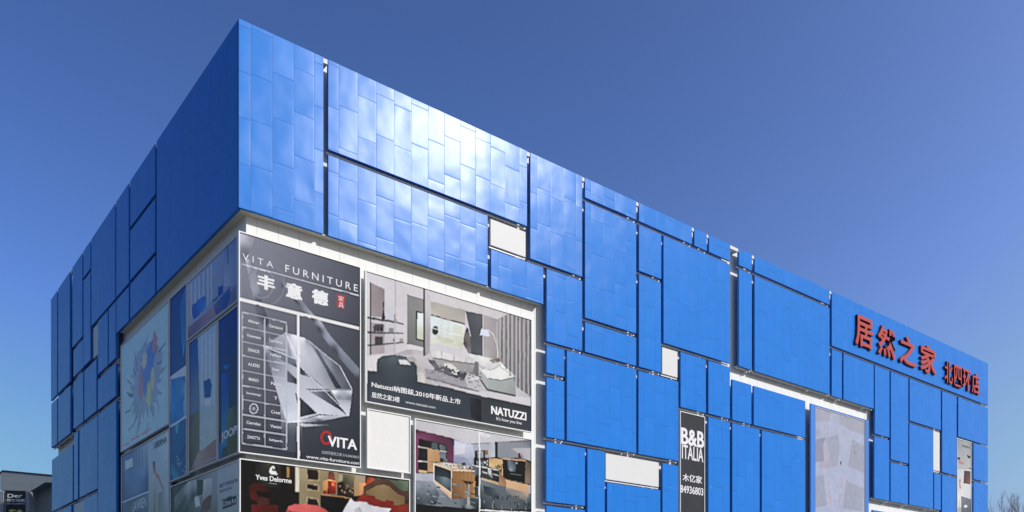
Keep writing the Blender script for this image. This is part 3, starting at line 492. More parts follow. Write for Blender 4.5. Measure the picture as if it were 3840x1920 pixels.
  ([(5.499,5.74),(6.793,5.915),(6.793,5.269),(6.465,5.333)],[(0.32,0.315,0.347),(0.347,0.342,0.376),(0.366,0.361,0.396),(0.347,0.342,0.376)]),
  ([(4.158,5.113),(4.96,5.15),(4.887,4.616),(4.167,4.675)],[(0.416,0.253,0.117),(0.471,0.328,0.165),(0.437,0.302,0.148),(0.517,0.385,0.203)]),
  ([(4.774,4.717),(4.755,4.669),(4.705,4.634),(4.643,4.627),(4.593,4.65),(4.574,4.694),(4.593,4.742),(4.643,4.777),(4.705,4.784),(4.755,4.761)],(0.127,0.171,0.028)),
  ([(5.943,5.543),(6.085,5.597),(6.179,5.298),(5.967,5.273)],(0.076,0.025,0.027)),
  ([(6.179,5.572),(6.274,5.511),(6.298,5.295),(6.217,5.285)],(0.217,0.184,0.19)),
  ([(5.476,5.249),(5.896,5.348),(5.943,5.27),(5.522,5.219)],(0.018,0.018,0.021)),
  ([(3.15,4.635),(4.247,4.628),(4.751,4.543),(4.751,3.993),(3.716,4.132),(3.15,4.269)],[(0.076,0.091,0.108),(0.027,0.033,0.039),(0.017,0.02,0.023),(0.01,0.013,0.015),(0.027,0.033,0.037),(0.104,0.122,0.143)]),
  ([(3.142,4.675),(4.764,4.602),(4.764,4.566),(3.142,4.634)],(0.566,0.579,0.579)),
  ([(3.782,4.427),(4.069,4.389),(4.069,4.336),(3.782,4.374)],(0.517,0.529,0.529)),
  ([(4.113,4.606),(4.359,4.598),(4.292,4.413),(4.381,4.175),(4.202,4.191),(4.113,4.394)],[(0.554,0.566,0.566),(0.027,0.03,0.033),(0.493,0.505,0.505),(0.253,0.269,0.277),(0.027,0.03,0.033),(0.385,0.396,0.396)]),
  ([(4.381,4.388),(4.742,4.338),(4.742,4.299),(4.381,4.345)],(0.459,0.471,0.471)),
  ([(3.716,4.132),(4.751,3.993),(4.751,3.875),(3.716,4.033)],[(0.459,0.294,0.165),(0.416,0.253,0.132),(0.437,0.32,0.217),(0.493,0.385,0.294)]),
  ([(4.764,4.58),(5.208,4.407),(5.162,3.863),(4.769,3.877)],[(0.217,0.117,0.056),(0.154,0.083,0.039),(0.253,0.159,0.095),(0.294,0.184,0.108)]),
  ([(4.969,5.151),(6.427,5.23),(6.398,4.149),(5.162,4.241),(4.969,4.345)],[(0.008,0.01,0.012),(0.007,0.008,0.009),(0.006,0.007,0.008),(0.005,0.006,0.007),(0.007,0.008,0.009)]),
  ([(5.3,5.13),(5.826,5.157),(5.802,4.654),(5.453,4.633),(5.3,4.741)],[(0.104,0.132,0.159),(0.027,0.035,0.042),(0.05,0.065,0.079),(0.217,0.269,0.311),(0.065,0.087,0.104)]),
  ([(4.947,5.202),(6.465,5.278),(6.446,5.225),(4.947,5.152)],(0.505,0.338,0.196)),
  ([(6.427,5.23),(6.763,5.159),(6.763,4.117),(6.398,4.149)],[(0.127,0.095,0.062),(0.076,0.059,0.039),(0.148,0.122,0.087),(0.184,0.143,0.095)]),
  ([(5.189,4.208),(6.609,4.083),(6.609,3.671),(5.189,3.848)],[(0.517,0.338,0.203),(0.471,0.302,0.177),(0.437,0.277,0.159),(0.482,0.32,0.19)]),
  ([(5.189,3.848),(6.609,3.671),(6.609,3.274),(5.189,3.524)],[(0.285,0.246,0.217),(0.338,0.277,0.224),(0.076,0.087,0.091),(0.091,0.108,0.117)]),
  ([(6.609,4.064),(6.793,4.107),(6.793,3.665),(6.609,3.66)],(0.32,0.338,0.385)),
  ([(3.826,3.763),(4.787,3.682),(4.787,3.182),(3.892,3.383)],[(0.018,0.028,0.035),(0.083,0.108,0.127),(0.012,0.02,0.025),(0.027,0.039,0.047)]),
  ([(1.052,4.486),(2.013,4.326),(2.003,4.267),(1.042,4.427)],(0.632,0.517,0.376)),
  ([(2.006,4.326),(3.321,4.423),(3.325,4.363),(2.01,4.266)],(0.632,0.517,0.376)),
  ([(2.069,4.335),(2.049,2.972),(2.009,2.973),(2.029,4.336)],(0.076,0.037,0.015)),
  ([(1.078,3.714),(2.002,3.251),(1.98,3.207),(1.056,3.67)],(0.659,0.471,0.302)),
  ([(2.273,4.308),(2.265,3.072),(2.235,3.072),(2.243,4.308)],(0.177,0.091,0.039)),
  ([(2.483,4.331),(2.475,3.091),(2.445,3.091),(2.453,4.331)],(0.177,0.091,0.039)),
  ([(2.695,4.355),(2.686,3.111),(2.656,3.111),(2.665,4.355)],(0.177,0.091,0.039)),
  ([(2.95,4.384),(2.942,3.135),(2.912,3.135),(2.92,4.384)],(0.177,0.091,0.039)),
  ([(3.165,4.408),(3.157,3.155),(3.127,3.155),(3.135,4.409)],(0.177,0.091,0.039)),
  ([(1.922,4.499),(1.98,4.499),(1.988,4.452),(1.905,4.446)],(0.065,0.076,0.091)),
  ([(3.044,4.523),(3.104,4.523),(3.113,4.475),(3.027,4.469)],(0.065,0.076,0.091)),
  ([(2.695,4.535),(2.755,4.535),(2.763,4.487),(2.678,4.481)],(0.592,0.579,0.566)),
  ([(2.777,4.498),(2.837,4.498),(2.846,4.45),(2.76,4.444)],(0.065,0.076,0.091)),
  ([(3.079,4.498),(3.14,4.498),(3.148,4.45),(3.062,4.444)],(0.065,0.076,0.091)),
  ([(3.219,4.501),(3.28,4.501),(3.288,4.453),(3.202,4.447)],(0.065,0.076,0.091)),
  ([(2.13,4.611),(2.188,4.611),(2.197,4.564),(2.113,4.558)],(0.592,0.579,0.566)),
  ([(3.076,4.49),(3.136,4.49),(3.145,4.442),(3.059,4.436)],(0.127,0.076,0.044)),
  ([(2.116,4.56),(2.174,4.56),(2.182,4.513),(2.099,4.507)],(0.018,0.015,0.014)),
  ([(1.644,4.634),(1.701,4.634),(1.709,4.587),(1.627,4.581)],(0.127,0.076,0.044)),
  ([(2.501,4.547),(2.56,4.547),(2.568,4.499),(2.484,4.493)],(0.018,0.015,0.014)),
  ([(2.797,4.504),(2.857,4.504),(2.865,4.457),(2.78,4.45)],(0.065,0.076,0.091)),
  ([(3.067,4.446),(3.127,4.446),(3.135,4.398),(3.049,4.392)],(0.592,0.579,0.566)),
  ([(3.129,4.541),(3.189,4.541),(3.198,4.493),(3.112,4.487)],(0.592,0.579,0.566)),
  ([(3.176,4.525),(3.237,4.525),(3.245,4.477),(3.159,4.47)],(0.127,0.076,0.044)),
  ([(1.385,4.626),(1.442,4.626),(1.45,4.58),(1.369,4.573)],(0.018,0.015,0.014)),
  ([(1.737,4.508),(1.795,4.508),(1.803,4.461),(1.721,4.455)],(0.018,0.015,0.014)),
  ([(1.579,4.639),(1.636,4.639),(1.645,4.592),(1.563,4.586)],(0.127,0.076,0.044)),
  ([(2.512,4.502),(2.571,4.502),(2.58,4.454),(2.495,4.448)],(0.592,0.579,0.566)),
  ([(2.749,4.483),(2.809,4.483),(2.818,4.436),(2.732,4.43)],(0.592,0.579,0.566)),
  ([(3.039,4.456),(3.099,4.456),(3.108,4.408),(3.022,4.402)],(0.127,0.076,0.044)),
  ([(2.676,4.479),(2.735,4.479),(2.744,4.431),(2.659,4.425)],(0.592,0.579,0.566)),
  ([(2.305,4.581),(2.364,4.581),(2.372,4.533),(2.288,4.527)],(0.127,0.076,0.044)),
  ([(2.269,4.595),(2.328,4.595),(2.336,4.548),(2.253,4.541)],(0.592,0.579,0.566)),
  ([(1.657,4.521),(1.715,4.521),(1.723,4.475),(1.641,4.468)],(0.065,0.076,0.091)),
  ([(2.372,4.556),(2.431,4.556),(2.439,4.509),(2.355,4.502)],(0.065,0.076,0.091)),
  ([(1.172,3.255),(1.339,3.256),(1.339,3.206),(1.172,3.205)],(0.104,0.132,0.148)),
  ([(1.096,2.868),(1.194,2.856),(1.187,2.806),(1.089,2.818)],(0.104,0.132,0.148)),
  ([(0.865,3.068),(1.04,3.022),(1.028,2.974),(0.852,3.019)],(0.027,0.042,0.05)),
  ([(3.057,3.374),(3.301,3.322),(3.291,3.273),(3.047,3.325)],(0.014,0.023,0.027)),
  ([(1.199,3.46),(1.387,3.453),(1.385,3.403),(1.197,3.41)],(0.014,0.023,0.027)),
  ([(2.147,2.845),(2.294,2.8),(2.279,2.752),(2.132,2.797)],(0.014,0.023,0.027)),
  ([(2.076,3.678),(2.291,3.668),(2.289,3.619),(2.074,3.628)],(0.217,0.246,0.269)),
  ([(2.706,3.316),(2.97,3.271),(2.961,3.222),(2.698,3.266)],(0.104,0.132,0.148)),
  ([(3.077,2.947),(3.354,2.912),(3.348,2.862),(3.07,2.897)],(0.104,0.132,0.148)),
  ([(2.091,3.21),(2.381,3.2),(2.379,3.15),(2.089,3.16)],(0.104,0.132,0.148)),
  ([(0.688,3.528),(0.871,3.478),(0.858,3.43),(0.675,3.48)],(0.027,0.042,0.05)),
  ([(0.246,2.895),(0.391,2.855),(0.378,2.807),(0.233,2.847)],(0.027,0.042,0.05)),
  ([(2.406,3.634),(2.697,3.593),(2.69,3.544),(2.399,3.585)],(0.104,0.132,0.148)),
  ([(0.354,3.322),(0.487,3.258),(0.465,3.213),(0.332,3.277)],(0.104,0.132,0.148)),
  ([(0.153,2.867),(0.273,2.849),(0.266,2.799),(0.146,2.818)],(0.217,0.246,0.269)),
  ([(2.817,3.5),(2.985,3.46),(2.974,3.412),(2.805,3.451)],(0.104,0.132,0.148)),
  ([(0.677,3.104),(0.769,3.066),(0.75,3.019),(0.658,3.058)],(0.217,0.246,0.269)),
  ([(1.948,3.427),(2.074,3.378),(2.056,3.331),(1.93,3.381)],(0.217,0.246,0.269)),
  ([(0.679,3.552),(0.935,3.502),(0.926,3.453),(0.669,3.502)],(0.217,0.246,0.269)),
  ([(1.186,2.763),(1.46,2.711),(1.451,2.662),(1.177,2.714)],(0.014,0.023,0.027)),
  ([(1.155,3.032),(1.288,2.996),(1.275,2.948),(1.142,2.984)],(0.104,0.132,0.148)),
  ([(1.421,3.068),(1.641,3.032),(1.633,2.982),(1.413,3.019)],(0.217,0.246,0.269)),
  ([(0.394,2.621),(0.505,2.611),(0.501,2.562),(0.389,2.571)],(0.027,0.042,0.05)),
  ([(3.231,3.583),(3.364,3.537),(3.348,3.49),(3.215,3.536)],(0.104,0.132,0.148)),
  ([(2.229,3.722),(2.432,3.715),(2.431,3.665),(2.227,3.672)],(0.104,0.132,0.148)),
  ([(0.912,2.796),(1.015,2.726),(0.987,2.685),(0.884,2.754)],(0.217,0.246,0.269)),
  ([(3.006,3.24),(3.125,3.186),(3.104,3.14),(2.985,3.195)],(0.027,0.042,0.05)),
  ([(3.104,3.091),(3.354,3.044),(3.345,2.995),(3.095,3.042)],(0.027,0.042,0.05)),
  ([(0.964,3.04),(1.171,2.996),(1.161,2.947),(0.954,2.991)],(0.217,0.246,0.269)),
  ([(3.404,3.692),(3.656,3.7),(3.658,3.65),(3.406,3.642)],(0.104,0.132,0.148)),
  ([(3.282,3.17),(3.582,3.18),(3.583,3.13),(3.283,3.12)],(0.217,0.246,0.269)),
  ([(2.428,3.106),(2.691,3.11),(2.691,3.06),(2.428,3.056)],(0.027,0.042,0.05)),
  ([(2.752,3.403),(2.965,3.375),(2.959,3.326),(2.745,3.353)],(0.217,0.246,0.269)),
  ([(1.287,2.928),(1.539,2.886),(1.531,2.837),(1.279,2.879)],(0.104,0.132,0.148)),
  ([(0.699,3.235),(0.838,3.211),(0.829,3.162),(0.69,3.186)],(0.027,0.042,0.05)),
  ([(3.244,3.172),(3.414,3.136),(3.404,3.087),(3.234,3.123)],(0.104,0.132,0.148)),
  ([(3.267,3.647),(3.43,3.581),(3.411,3.535),(3.248,3.601)],(0.027,0.042,0.05)),
  ([(0.191,3.408),(0.328,3.362),(0.312,3.315),(0.176,3.36)],(0.217,0.246,0.269)),
  ([(3.244,3.347),(3.339,3.321),(3.326,3.273),(3.23,3.299)],(0.014,0.023,0.027)),
  ([(0.64,2.634),(0.843,2.615),(0.838,2.565),(0.636,2.585)],(0.104,0.132,0.148)),
  ([(5.02,3.356),(4.986,3.113),(4.936,3.12),(4.971,3.363)],(0.009,0.014,0.017)),
  ([(4.34,3.167),(4.347,3.085),(4.298,3.081),(4.291,3.163)],(0.076,0.099,0.113)),
  ([(5.124,2.798),(5.126,2.688),(5.076,2.687),(5.074,2.797)],(0.014,0.023,0.027)),
  ([(5.473,3.089),(5.489,3.014),(5.44,3.003),(5.424,3.079)],(0.009,0.014,0.017)),
  ([(4.397,3.001),(4.406,2.902),(4.356,2.897),(4.348,2.996)],(0.184,0.21,0.231)),
  ([(4.404,2.895),(4.407,2.745),(4.357,2.744),(4.354,2.894)],(0.184,0.21,0.231)),
  ([(6.462,3.008),(6.474,2.809),(6.424,2.806),(6.412,3.005)],(0.184,0.21,0.231)),
  ([(4.474,3.174),(4.477,2.988),(4.427,2.987),(4.424,3.174)],(0.184,0.21,0.231)),
  ([(5.386,2.902),(5.385,2.651),(5.335,2.651),(5.336,2.902)],(0.076,0.099,0.113)),
  ([(6.322,3.17),(6.36,3.069),(6.313,3.052),(6.275,3.153)],(0.014,0.023,0.027)),
  ([(5.464,3.461),(5.487,3.202),(5.438,3.197),(5.414,3.457)],(0.076,0.099,0.113)),
  ([(5.798,3.499),(5.823,3.397),(5.774,3.385),(5.749,3.487)],(0.014,0.023,0.027)),
  ([(4.489,3.363),(4.487,3.107),(4.437,3.107),(4.439,3.363)],(0.014,0.023,0.027)),
  ([(5.6,2.985),(5.602,2.749),(5.552,2.749),(5.55,2.984)],(0.076,0.099,0.113)),
  ([(6.339,3.375),(6.333,3.301),(6.283,3.305),(6.289,3.379)],(0.184,0.21,0.231)),
  ([(3.943,3.055),(3.914,2.893),(3.864,2.902),(3.894,3.064)],(0.076,0.099,0.113)),
  ([(4.547,2.839),(4.58,2.596),(4.53,2.589),(4.498,2.832)],(0.014,0.023,0.027)),
  ([(5.815,3.005),(5.784,2.91),(5.736,2.925),(5.768,3.021)],(0.076,0.099,0.113)),
  ([(6.546,3.235),(6.548,3.147),(6.498,3.146),(6.496,3.234)],(0.184,0.21,0.231)),
  ([(5.675,3.081),(5.675,2.889),(5.625,2.889),(5.625,3.08)],(0.076,0.099,0.113)),
  ([(3.921,3.05),(3.896,2.955),(3.847,2.968),(3.873,3.063)],(0.184,0.21,0.231)),
  ([(5.218,3.013),(5.191,2.813),(5.141,2.819),(5.168,3.02)],(0.076,0.099,0.113)),
  ([(5.477,3.486),(5.444,3.352),(5.395,3.364),(5.429,3.498)],(0.009,0.014,0.017)),
  ([(5.993,3.143),(6.028,3.04),(5.981,3.023),(5.946,3.127)],(0.184,0.21,0.231)),
  ([(5.285,3.31),(5.294,3.202),(5.244,3.198),(5.235,3.306)],(0.009,0.014,0.017)),
  ([(6.676,3.199),(6.64,3.0),(6.591,3.009),(6.627,3.208)],(0.014,0.023,0.027)),
  ([(4.484,3.006),(4.489,2.807),(4.439,2.806),(4.434,3.004)],(0.009,0.014,0.017)),
  ([(6.509,3.478),(6.483,3.192),(6.433,3.196),(6.459,3.483)],(0.184,0.21,0.231)),
  ([(5.788,3.159),(5.797,3.029),(5.747,3.025),(5.738,3.156)],(0.014,0.023,0.027)),
  ([(4.639,2.835),(4.66,2.696),(4.611,2.688),(4.589,2.828)],(0.014,0.023,0.027)),
  ([(4.238,3.324),(4.273,3.25),(4.228,3.229),(4.193,3.303)],(0.076,0.099,0.113)),
  ([(3.871,2.716),(3.898,2.503),(3.848,2.497),(3.822,2.71)],(0.014,0.023,0.027)),
  ([(4.372,3.231),(4.406,3.079),(4.357,3.068),(4.324,3.22)],(0.014,0.023,0.027)),
  ([(5.57,2.852),(5.565,2.669),(5.515,2.67),(5.52,2.853)],(0.184,0.21,0.231)),
  ([(6.042,3.473),(6.008,3.396),(5.962,3.416),(5.996,3.493)],(0.014,0.023,0.027)),
  ([(4.985,2.947),(4.989,2.667),(4.939,2.666),(4.935,2.947)],(0.184,0.21,0.231)),
  ([(5.202,2.865),(5.175,2.716),(5.126,2.725),(5.153,2.874)],(0.076,0.099,0.113)),
  ([(5.949,3.144),(5.948,2.867),(5.898,2.867),(5.899,3.144)],(0.009,0.014,0.017)),
  ([(5.333,3.416),(5.308,3.244),(5.258,3.252),(5.283,3.423)],(0.014,0.023,0.027)),
  ([(5.924,3.467),(5.894,3.364),(5.846,3.378),(5.876,3.481)],(0.009,0.014,0.017)),
  ([(5.924,5.075),(5.905,5.036),(5.858,5.016),(5.812,5.025),(5.793,5.059),(5.812,5.097),(5.858,5.118),(5.905,5.108)],(0.294,0.338,0.376)),
  ([(5.452,4.526),(6.179,4.534),(6.18,4.494),(5.453,4.486)],(0.127,0.143,0.154)),
  ([(5.177,4.262),(6.4,4.162),(6.397,4.122),(5.174,4.222)],(0.065,0.059,0.05)),
  ([(4.985,5.151),(4.994,4.346),(4.944,4.345),(4.935,5.15)],(0.592,0.385,0.217)),
  ([(5.426,6.057),(6.793,6.285),(6.793,6.245),(5.433,6.018)],(0.083,0.095,0.117)),
  ([(3.892,4.792),(3.946,4.792),(3.946,4.7),(3.892,4.701)],(0.05,0.056,0.065)),
  ([(3.542,4.782),(3.595,4.781),(3.595,4.69),(3.542,4.691)],(0.05,0.056,0.065)),
  ([(4.026,4.819),(4.079,4.818),(4.079,4.726),(4.026,4.727)],(0.517,0.529,0.541)),
  ([(4.013,4.728),(4.066,4.727),(4.066,4.636),(4.013,4.637)],(0.012,0.013,0.015)),
  ([(3.87,4.903),(3.923,4.903),(3.923,4.811),(3.87,4.812)],(0.517,0.529,0.541)),
  ([(4.011,4.871),(4.064,4.87),(4.064,4.778),(4.011,4.779)],(0.253,0.277,0.302)),
  ([(4.049,4.978),(4.103,4.977),(4.103,4.886),(4.049,4.886)],(0.517,0.529,0.541)),
  ([(3.723,4.856),(3.775,4.855),(3.775,4.764),(3.723,4.765)],(0.253,0.277,0.302)),
  ([(3.789,4.774),(3.842,4.773),(3.842,4.682),(3.789,4.683)],(0.253,0.277,0.302)),
  ([(4.01,4.949),(4.063,4.948),(4.063,4.856),(4.01,4.857)],(0.05,0.056,0.065)),
  ([(3.643,4.843),(3.696,4.842),(3.696,4.75),(3.643,4.751)],(0.012,0.013,0.015)),
  ([(3.689,4.704),(3.742,4.703),(3.742,4.612),(3.689,4.613)],(0.05,0.056,0.065)),
  ([(3.914,4.897),(3.967,4.896),(3.967,4.804),(3.914,4.805)],(0.517,0.529,0.541)),
  ([(3.442,4.888),(3.495,4.887),(3.495,4.796),(3.442,4.797)],(0.253,0.277,0.302)),
  ([(4.385,4.815),(4.447,4.816),(4.438,4.743),(4.371,4.743)],(0.554,0.437,0.277)),
  ([(4.781,4.77),(4.845,4.77),(4.836,4.697),(4.767,4.697)],(0.076,0.037,0.015)),
  ([(4.694,4.825),(4.757,4.825),(4.748,4.753),(4.68,4.752)],(0.076,0.037,0.015)),
  ([(4.789,4.854),(4.853,4.854),(4.843,4.782),(4.775,4.781)],(0.076,0.037,0.015)),
  ([(4.601,4.804),(4.665,4.804),(4.656,4.732),(4.588,4.731)],(0.217,0.104,0.037)),
  ([(4.675,4.866),(4.738,4.867),(4.729,4.794),(4.661,4.794)],(0.076,0.037,0.015)),
  ([(4.583,4.847),(4.646,4.847),(4.637,4.775),(4.57,4.774)],(0.554,0.437,0.277)),
  ([(4.549,4.789),(4.612,4.789),(4.603,4.717),(4.536,4.716)],(0.076,0.037,0.015)),
  ([(0.046,2.566),(3.562,2.616),(3.562,1.74),(0.046,1.495)],[(0.007,0.008,0.009),(0.008,0.01,0.012),(0.006,0.008,0.008),(0.005,0.007,0.008)]),
  ([(3.567,6.335),(3.646,6.335),(3.646,1.745),(3.567,1.74)],(0.605,0.612,0.618)),
  ([(3.646,2.623),(6.793,2.743),(6.793,2.669),(3.646,2.559)],(0.592,0.599,0.605)),
  ([(3.646,2.559),(6.793,2.669),(6.793,0.03),(3.646,0.03)],[(0.008,0.012,0.014),(0.014,0.018,0.021),(0.006,0.008,0.009),(0.005,0.007,0.008)]),
  ],texts=[
  ]),
 'bedroom': dict(side='R',step=0.028,soft=0.6,pw=1.25,box=(0.042,7.706,4.2,7.827),base=(0.006,0.006,0.006),polys=[
  ([(0.64,3.571),(1.116,3.56),(1.116,2.636),(0.64,2.722)],[(0.009,0.01,0.01),(0.021,0.023,0.021),(0.014,0.015,0.014),(0.007,0.007,0.007)]),
  ([(1.116,3.56),(1.688,3.559),(1.688,2.583),(1.116,2.636)],[(0.039,0.033,0.025),(0.017,0.015,0.013),(0.009,0.009,0.008),(0.012,0.012,0.01)]),
  ([(1.688,3.573),(2.287,3.582),(2.287,2.614),(1.688,2.638)],[(0.006,0.005,0.004),(0.028,0.009,0.007),(0.014,0.006,0.005),(0.006,0.005,0.005)]),
  ([(1.926,3.518),(2.043,3.515),(2.043,3.083),(1.926,3.09)],[(0.385,0.253,0.104),(0.217,0.127,0.044),(0.184,0.104,0.037),(0.294,0.184,0.076)]),
  ([(2.465,3.58),(5.467,3.53),(5.368,2.681),(3.389,2.546),(3.389,2.07),(2.465,2.096)],[(0.253,0.217,0.137),(0.277,0.231,0.159),(0.32,0.184,0.083),(0.184,0.143,0.079),(0.159,0.132,0.076),(0.196,0.165,0.095)]),
  ([(2.287,3.587),(2.468,3.586),(2.468,2.571),(2.287,2.573)],[(0.579,0.566,0.471),(0.416,0.385,0.277),(0.471,0.437,0.338),(0.605,0.592,0.517)]),
  ([(2.768,3.579),(3.327,3.578),(3.327,3.088),(2.768,3.063)],(0.328,0.269,0.159)),
  ([(2.81,3.55),(3.284,3.539),(3.284,3.117),(2.81,3.101)],[(0.009,0.006,0.006),(0.02,0.01,0.008),(0.015,0.008,0.008),(0.008,0.006,0.006)]),
  ([(2.768,2.948),(3.327,2.934),(3.309,2.663),(2.768,2.678)],(0.328,0.269,0.159)),
  ([(2.81,2.918),(3.284,2.896),(3.266,2.693),(2.81,2.716)],[(0.009,0.006,0.006),(0.02,0.01,0.008),(0.015,0.008,0.008),(0.008,0.006,0.006)]),
  ([(2.768,2.387),(3.278,2.377),(3.376,2.0),(2.768,2.033)],(0.328,0.269,0.159)),
  ([(2.81,2.357),(3.235,2.339),(3.333,2.031),(2.81,2.07)],[(0.009,0.006,0.006),(0.02,0.01,0.008),(0.015,0.008,0.008),(0.008,0.006,0.006)]),
  ([(3.481,3.101),(3.776,3.217),(3.761,2.602),(3.481,2.618)],[(0.385,0.217,0.095),(0.632,0.253,0.079),(0.471,0.184,0.065),(0.366,0.184,0.083)]),
  ([(3.761,3.524),(3.986,3.527),(4.081,3.187),(3.683,3.19)],[(0.065,0.028,0.02),(0.104,0.044,0.027),(0.217,0.065,0.027),(0.184,0.059,0.027)]),
  ([(3.683,3.19),(4.081,3.187),(4.068,3.157),(3.683,3.156)],(0.761,0.437,0.184)),
  ([(3.705,3.147),(4.106,3.161),(4.075,2.611),(3.698,2.604)],[(0.127,0.014,0.008),(0.471,0.05,0.014),(0.127,0.012,0.008),(0.076,0.008,0.007)]),
  ([(3.886,3.086),(3.996,3.083),(4.012,2.955),(3.902,2.959)],(0.592,0.184,0.104)),
  ([(3.481,2.703),(3.636,2.761),(3.698,2.624),(3.512,2.592)],(0.184,0.015,0.01)),
  ([(4.17,3.513),(4.947,3.511),(4.915,2.945),(4.52,2.92),(4.424,3.142),(4.17,3.167)],[(0.104,0.099,0.059),(0.154,0.137,0.083),(0.076,0.065,0.044),(0.05,0.044,0.028),(0.037,0.033,0.023),(0.184,0.159,0.095)]),
  ([(4.201,3.493),(4.392,3.497),(4.392,3.196),(4.201,3.188)],(0.285,0.253,0.159)),
  ([(4.138,3.135),(4.424,3.142),(4.537,2.907),(4.925,2.925),(4.908,2.632),(4.138,2.617)],[(0.012,0.005,0.005),(0.007,0.005,0.005),(0.023,0.015,0.013),(0.037,0.023,0.018),(0.018,0.012,0.009),(0.014,0.007,0.006)]),
  ([(4.233,3.018),(4.297,3.019),(4.303,2.945),(4.233,2.943)],(0.277,0.184,0.117)),
  ([(4.329,2.826),(4.392,2.826),(4.399,2.752),(4.329,2.751)],(0.277,0.184,0.117)),
  ([(4.456,2.781),(4.52,2.781),(4.527,2.706),(4.456,2.705)],(0.277,0.184,0.117)),
  ([(4.714,2.864),(4.778,2.864),(4.785,2.789),(4.714,2.788)],(0.277,0.184,0.117)),
  ([(4.811,2.815),(4.876,2.815),(4.882,2.74),(4.811,2.739)],(0.277,0.184,0.117)),
  ([(4.585,3.054),(4.649,3.055),(4.656,2.98),(4.585,2.979)],(0.277,0.184,0.117)),
  ([(5.17,3.234),(5.484,3.252),(5.384,2.694),(5.17,2.703)],[(0.437,0.253,0.113),(0.688,0.294,0.091),(0.437,0.184,0.076),(0.416,0.217,0.099)]),
  ([(5.534,3.507),(5.909,3.504),(5.97,3.421),(5.801,3.329),(5.474,3.127)],[(0.104,0.027,0.015),(0.127,0.033,0.018),(0.437,0.127,0.044),(0.437,0.05,0.018),(0.294,0.027,0.014)]),
  ([(5.919,3.519),(7.635,3.532),(7.635,2.895),(6.967,3.163)],[(0.068,0.091,0.065),(0.108,0.143,0.099),(0.065,0.091,0.062),(0.056,0.072,0.05)]),
  ([(5.351,3.085),(5.667,3.235),(5.936,3.441),(6.275,3.513),(6.619,3.484),(6.967,3.248),(7.319,3.071),(7.611,3.117),(7.611,2.417),(5.351,2.576)],[(0.068,0.037,0.025),(0.056,0.028,0.02),(0.076,0.039,0.027),(0.062,0.033,0.023),(0.05,0.027,0.018),(0.044,0.025,0.017),(0.053,0.028,0.02),(0.059,0.033,0.021),(0.028,0.015,0.01),(0.053,0.03,0.02)]),
  ([(5.467,2.882),(5.767,3.038),(6.003,3.181),(6.309,3.259),(6.591,3.24),(6.834,3.054),(7.107,2.898),(7.418,2.836),(7.425,2.523),(6.967,2.392),(5.936,2.63),(5.5,2.767)],[(0.148,0.099,0.05),(0.165,0.113,0.056),(0.19,0.132,0.065),(0.203,0.143,0.072),(0.177,0.122,0.062),(0.154,0.104,0.05),(0.143,0.095,0.047),(0.132,0.087,0.042),(0.127,0.083,0.039),(0.154,0.104,0.053),(0.165,0.113,0.056),(0.137,0.091,0.044)]),
  ([(3.404,2.553),(4.746,2.529),(4.488,2.048),(4.297,1.888),(3.667,1.837),(3.404,2.043)],[(0.005,0.006,0.007),(0.004,0.004,0.005),(0.004,0.004,0.004),(0.004,0.004,0.004),(0.004,0.005,0.005),(0.005,0.006,0.007)]),
  ([(3.404,2.576),(4.746,2.553),(4.746,2.524),(3.404,2.548)],(0.471,0.253,0.104)),
  ([(5.269,2.73),(5.902,2.725),(6.003,2.586),(6.447,2.536),(6.481,2.629),(6.834,2.571),(6.862,2.422),(7.213,2.422),(7.628,2.572),(7.628,1.7),(6.619,1.926),(5.006,2.428)],[(0.184,0.02,0.014),(0.117,0.013,0.009),(0.154,0.015,0.012),(0.127,0.013,0.009),(0.171,0.018,0.013),(0.104,0.01,0.008),(0.143,0.014,0.01),(0.184,0.023,0.015),(0.154,0.018,0.013),(0.104,0.012,0.009),(0.127,0.013,0.01),(0.154,0.018,0.014)]),
  ([(4.778,2.538),(4.941,2.407),(5.534,2.425),(5.6,2.342),(5.97,2.285),(6.73,2.26),(6.447,1.853),(6.275,1.6),(4.106,1.441),(4.488,2.077)],[(0.592,0.605,0.632),(0.517,0.529,0.566),(0.471,0.482,0.517),(0.385,0.396,0.427),(0.471,0.482,0.517),(0.566,0.579,0.605),(0.385,0.396,0.427),(0.338,0.347,0.376),(0.416,0.427,0.459),(0.471,0.482,0.517)]),
  ([(4.941,2.086),(5.203,2.196),(5.434,1.833),(4.941,1.794)],[(0.385,0.385,0.416),(0.294,0.294,0.32),(0.366,0.366,0.396),(0.416,0.416,0.448)]),
  ([(0.364,2.573),(0.543,2.707),(0.779,2.75),(1.074,2.653),(1.173,2.5),(1.287,2.38),(1.23,2.048),(0.724,2.002),(0.447,2.139)],[(0.027,0.006,0.005),(0.039,0.008,0.006),(0.037,0.008,0.006),(0.027,0.006,0.005),(0.018,0.005,0.005),(0.014,0.005,0.004),(0.027,0.006,0.005),(0.05,0.007,0.005),(0.076,0.008,0.006)]),
  ([(0.668,2.429),(1.272,2.428),(1.23,2.197),(0.724,2.24)],(0.004,0.004,0.004)),
  ([(0.724,2.186),(1.145,2.198),(1.207,1.958),(0.724,1.889)],[(0.033,0.012,0.01),(0.039,0.014,0.013),(0.044,0.015,0.014),(0.05,0.017,0.015)]),
  ([(0.48,1.887),(1.573,1.963),(1.573,1.255),(0.48,1.175)],[(0.083,0.01,0.008),(0.056,0.008,0.007),(0.023,0.006,0.005),(0.03,0.007,0.006)]),
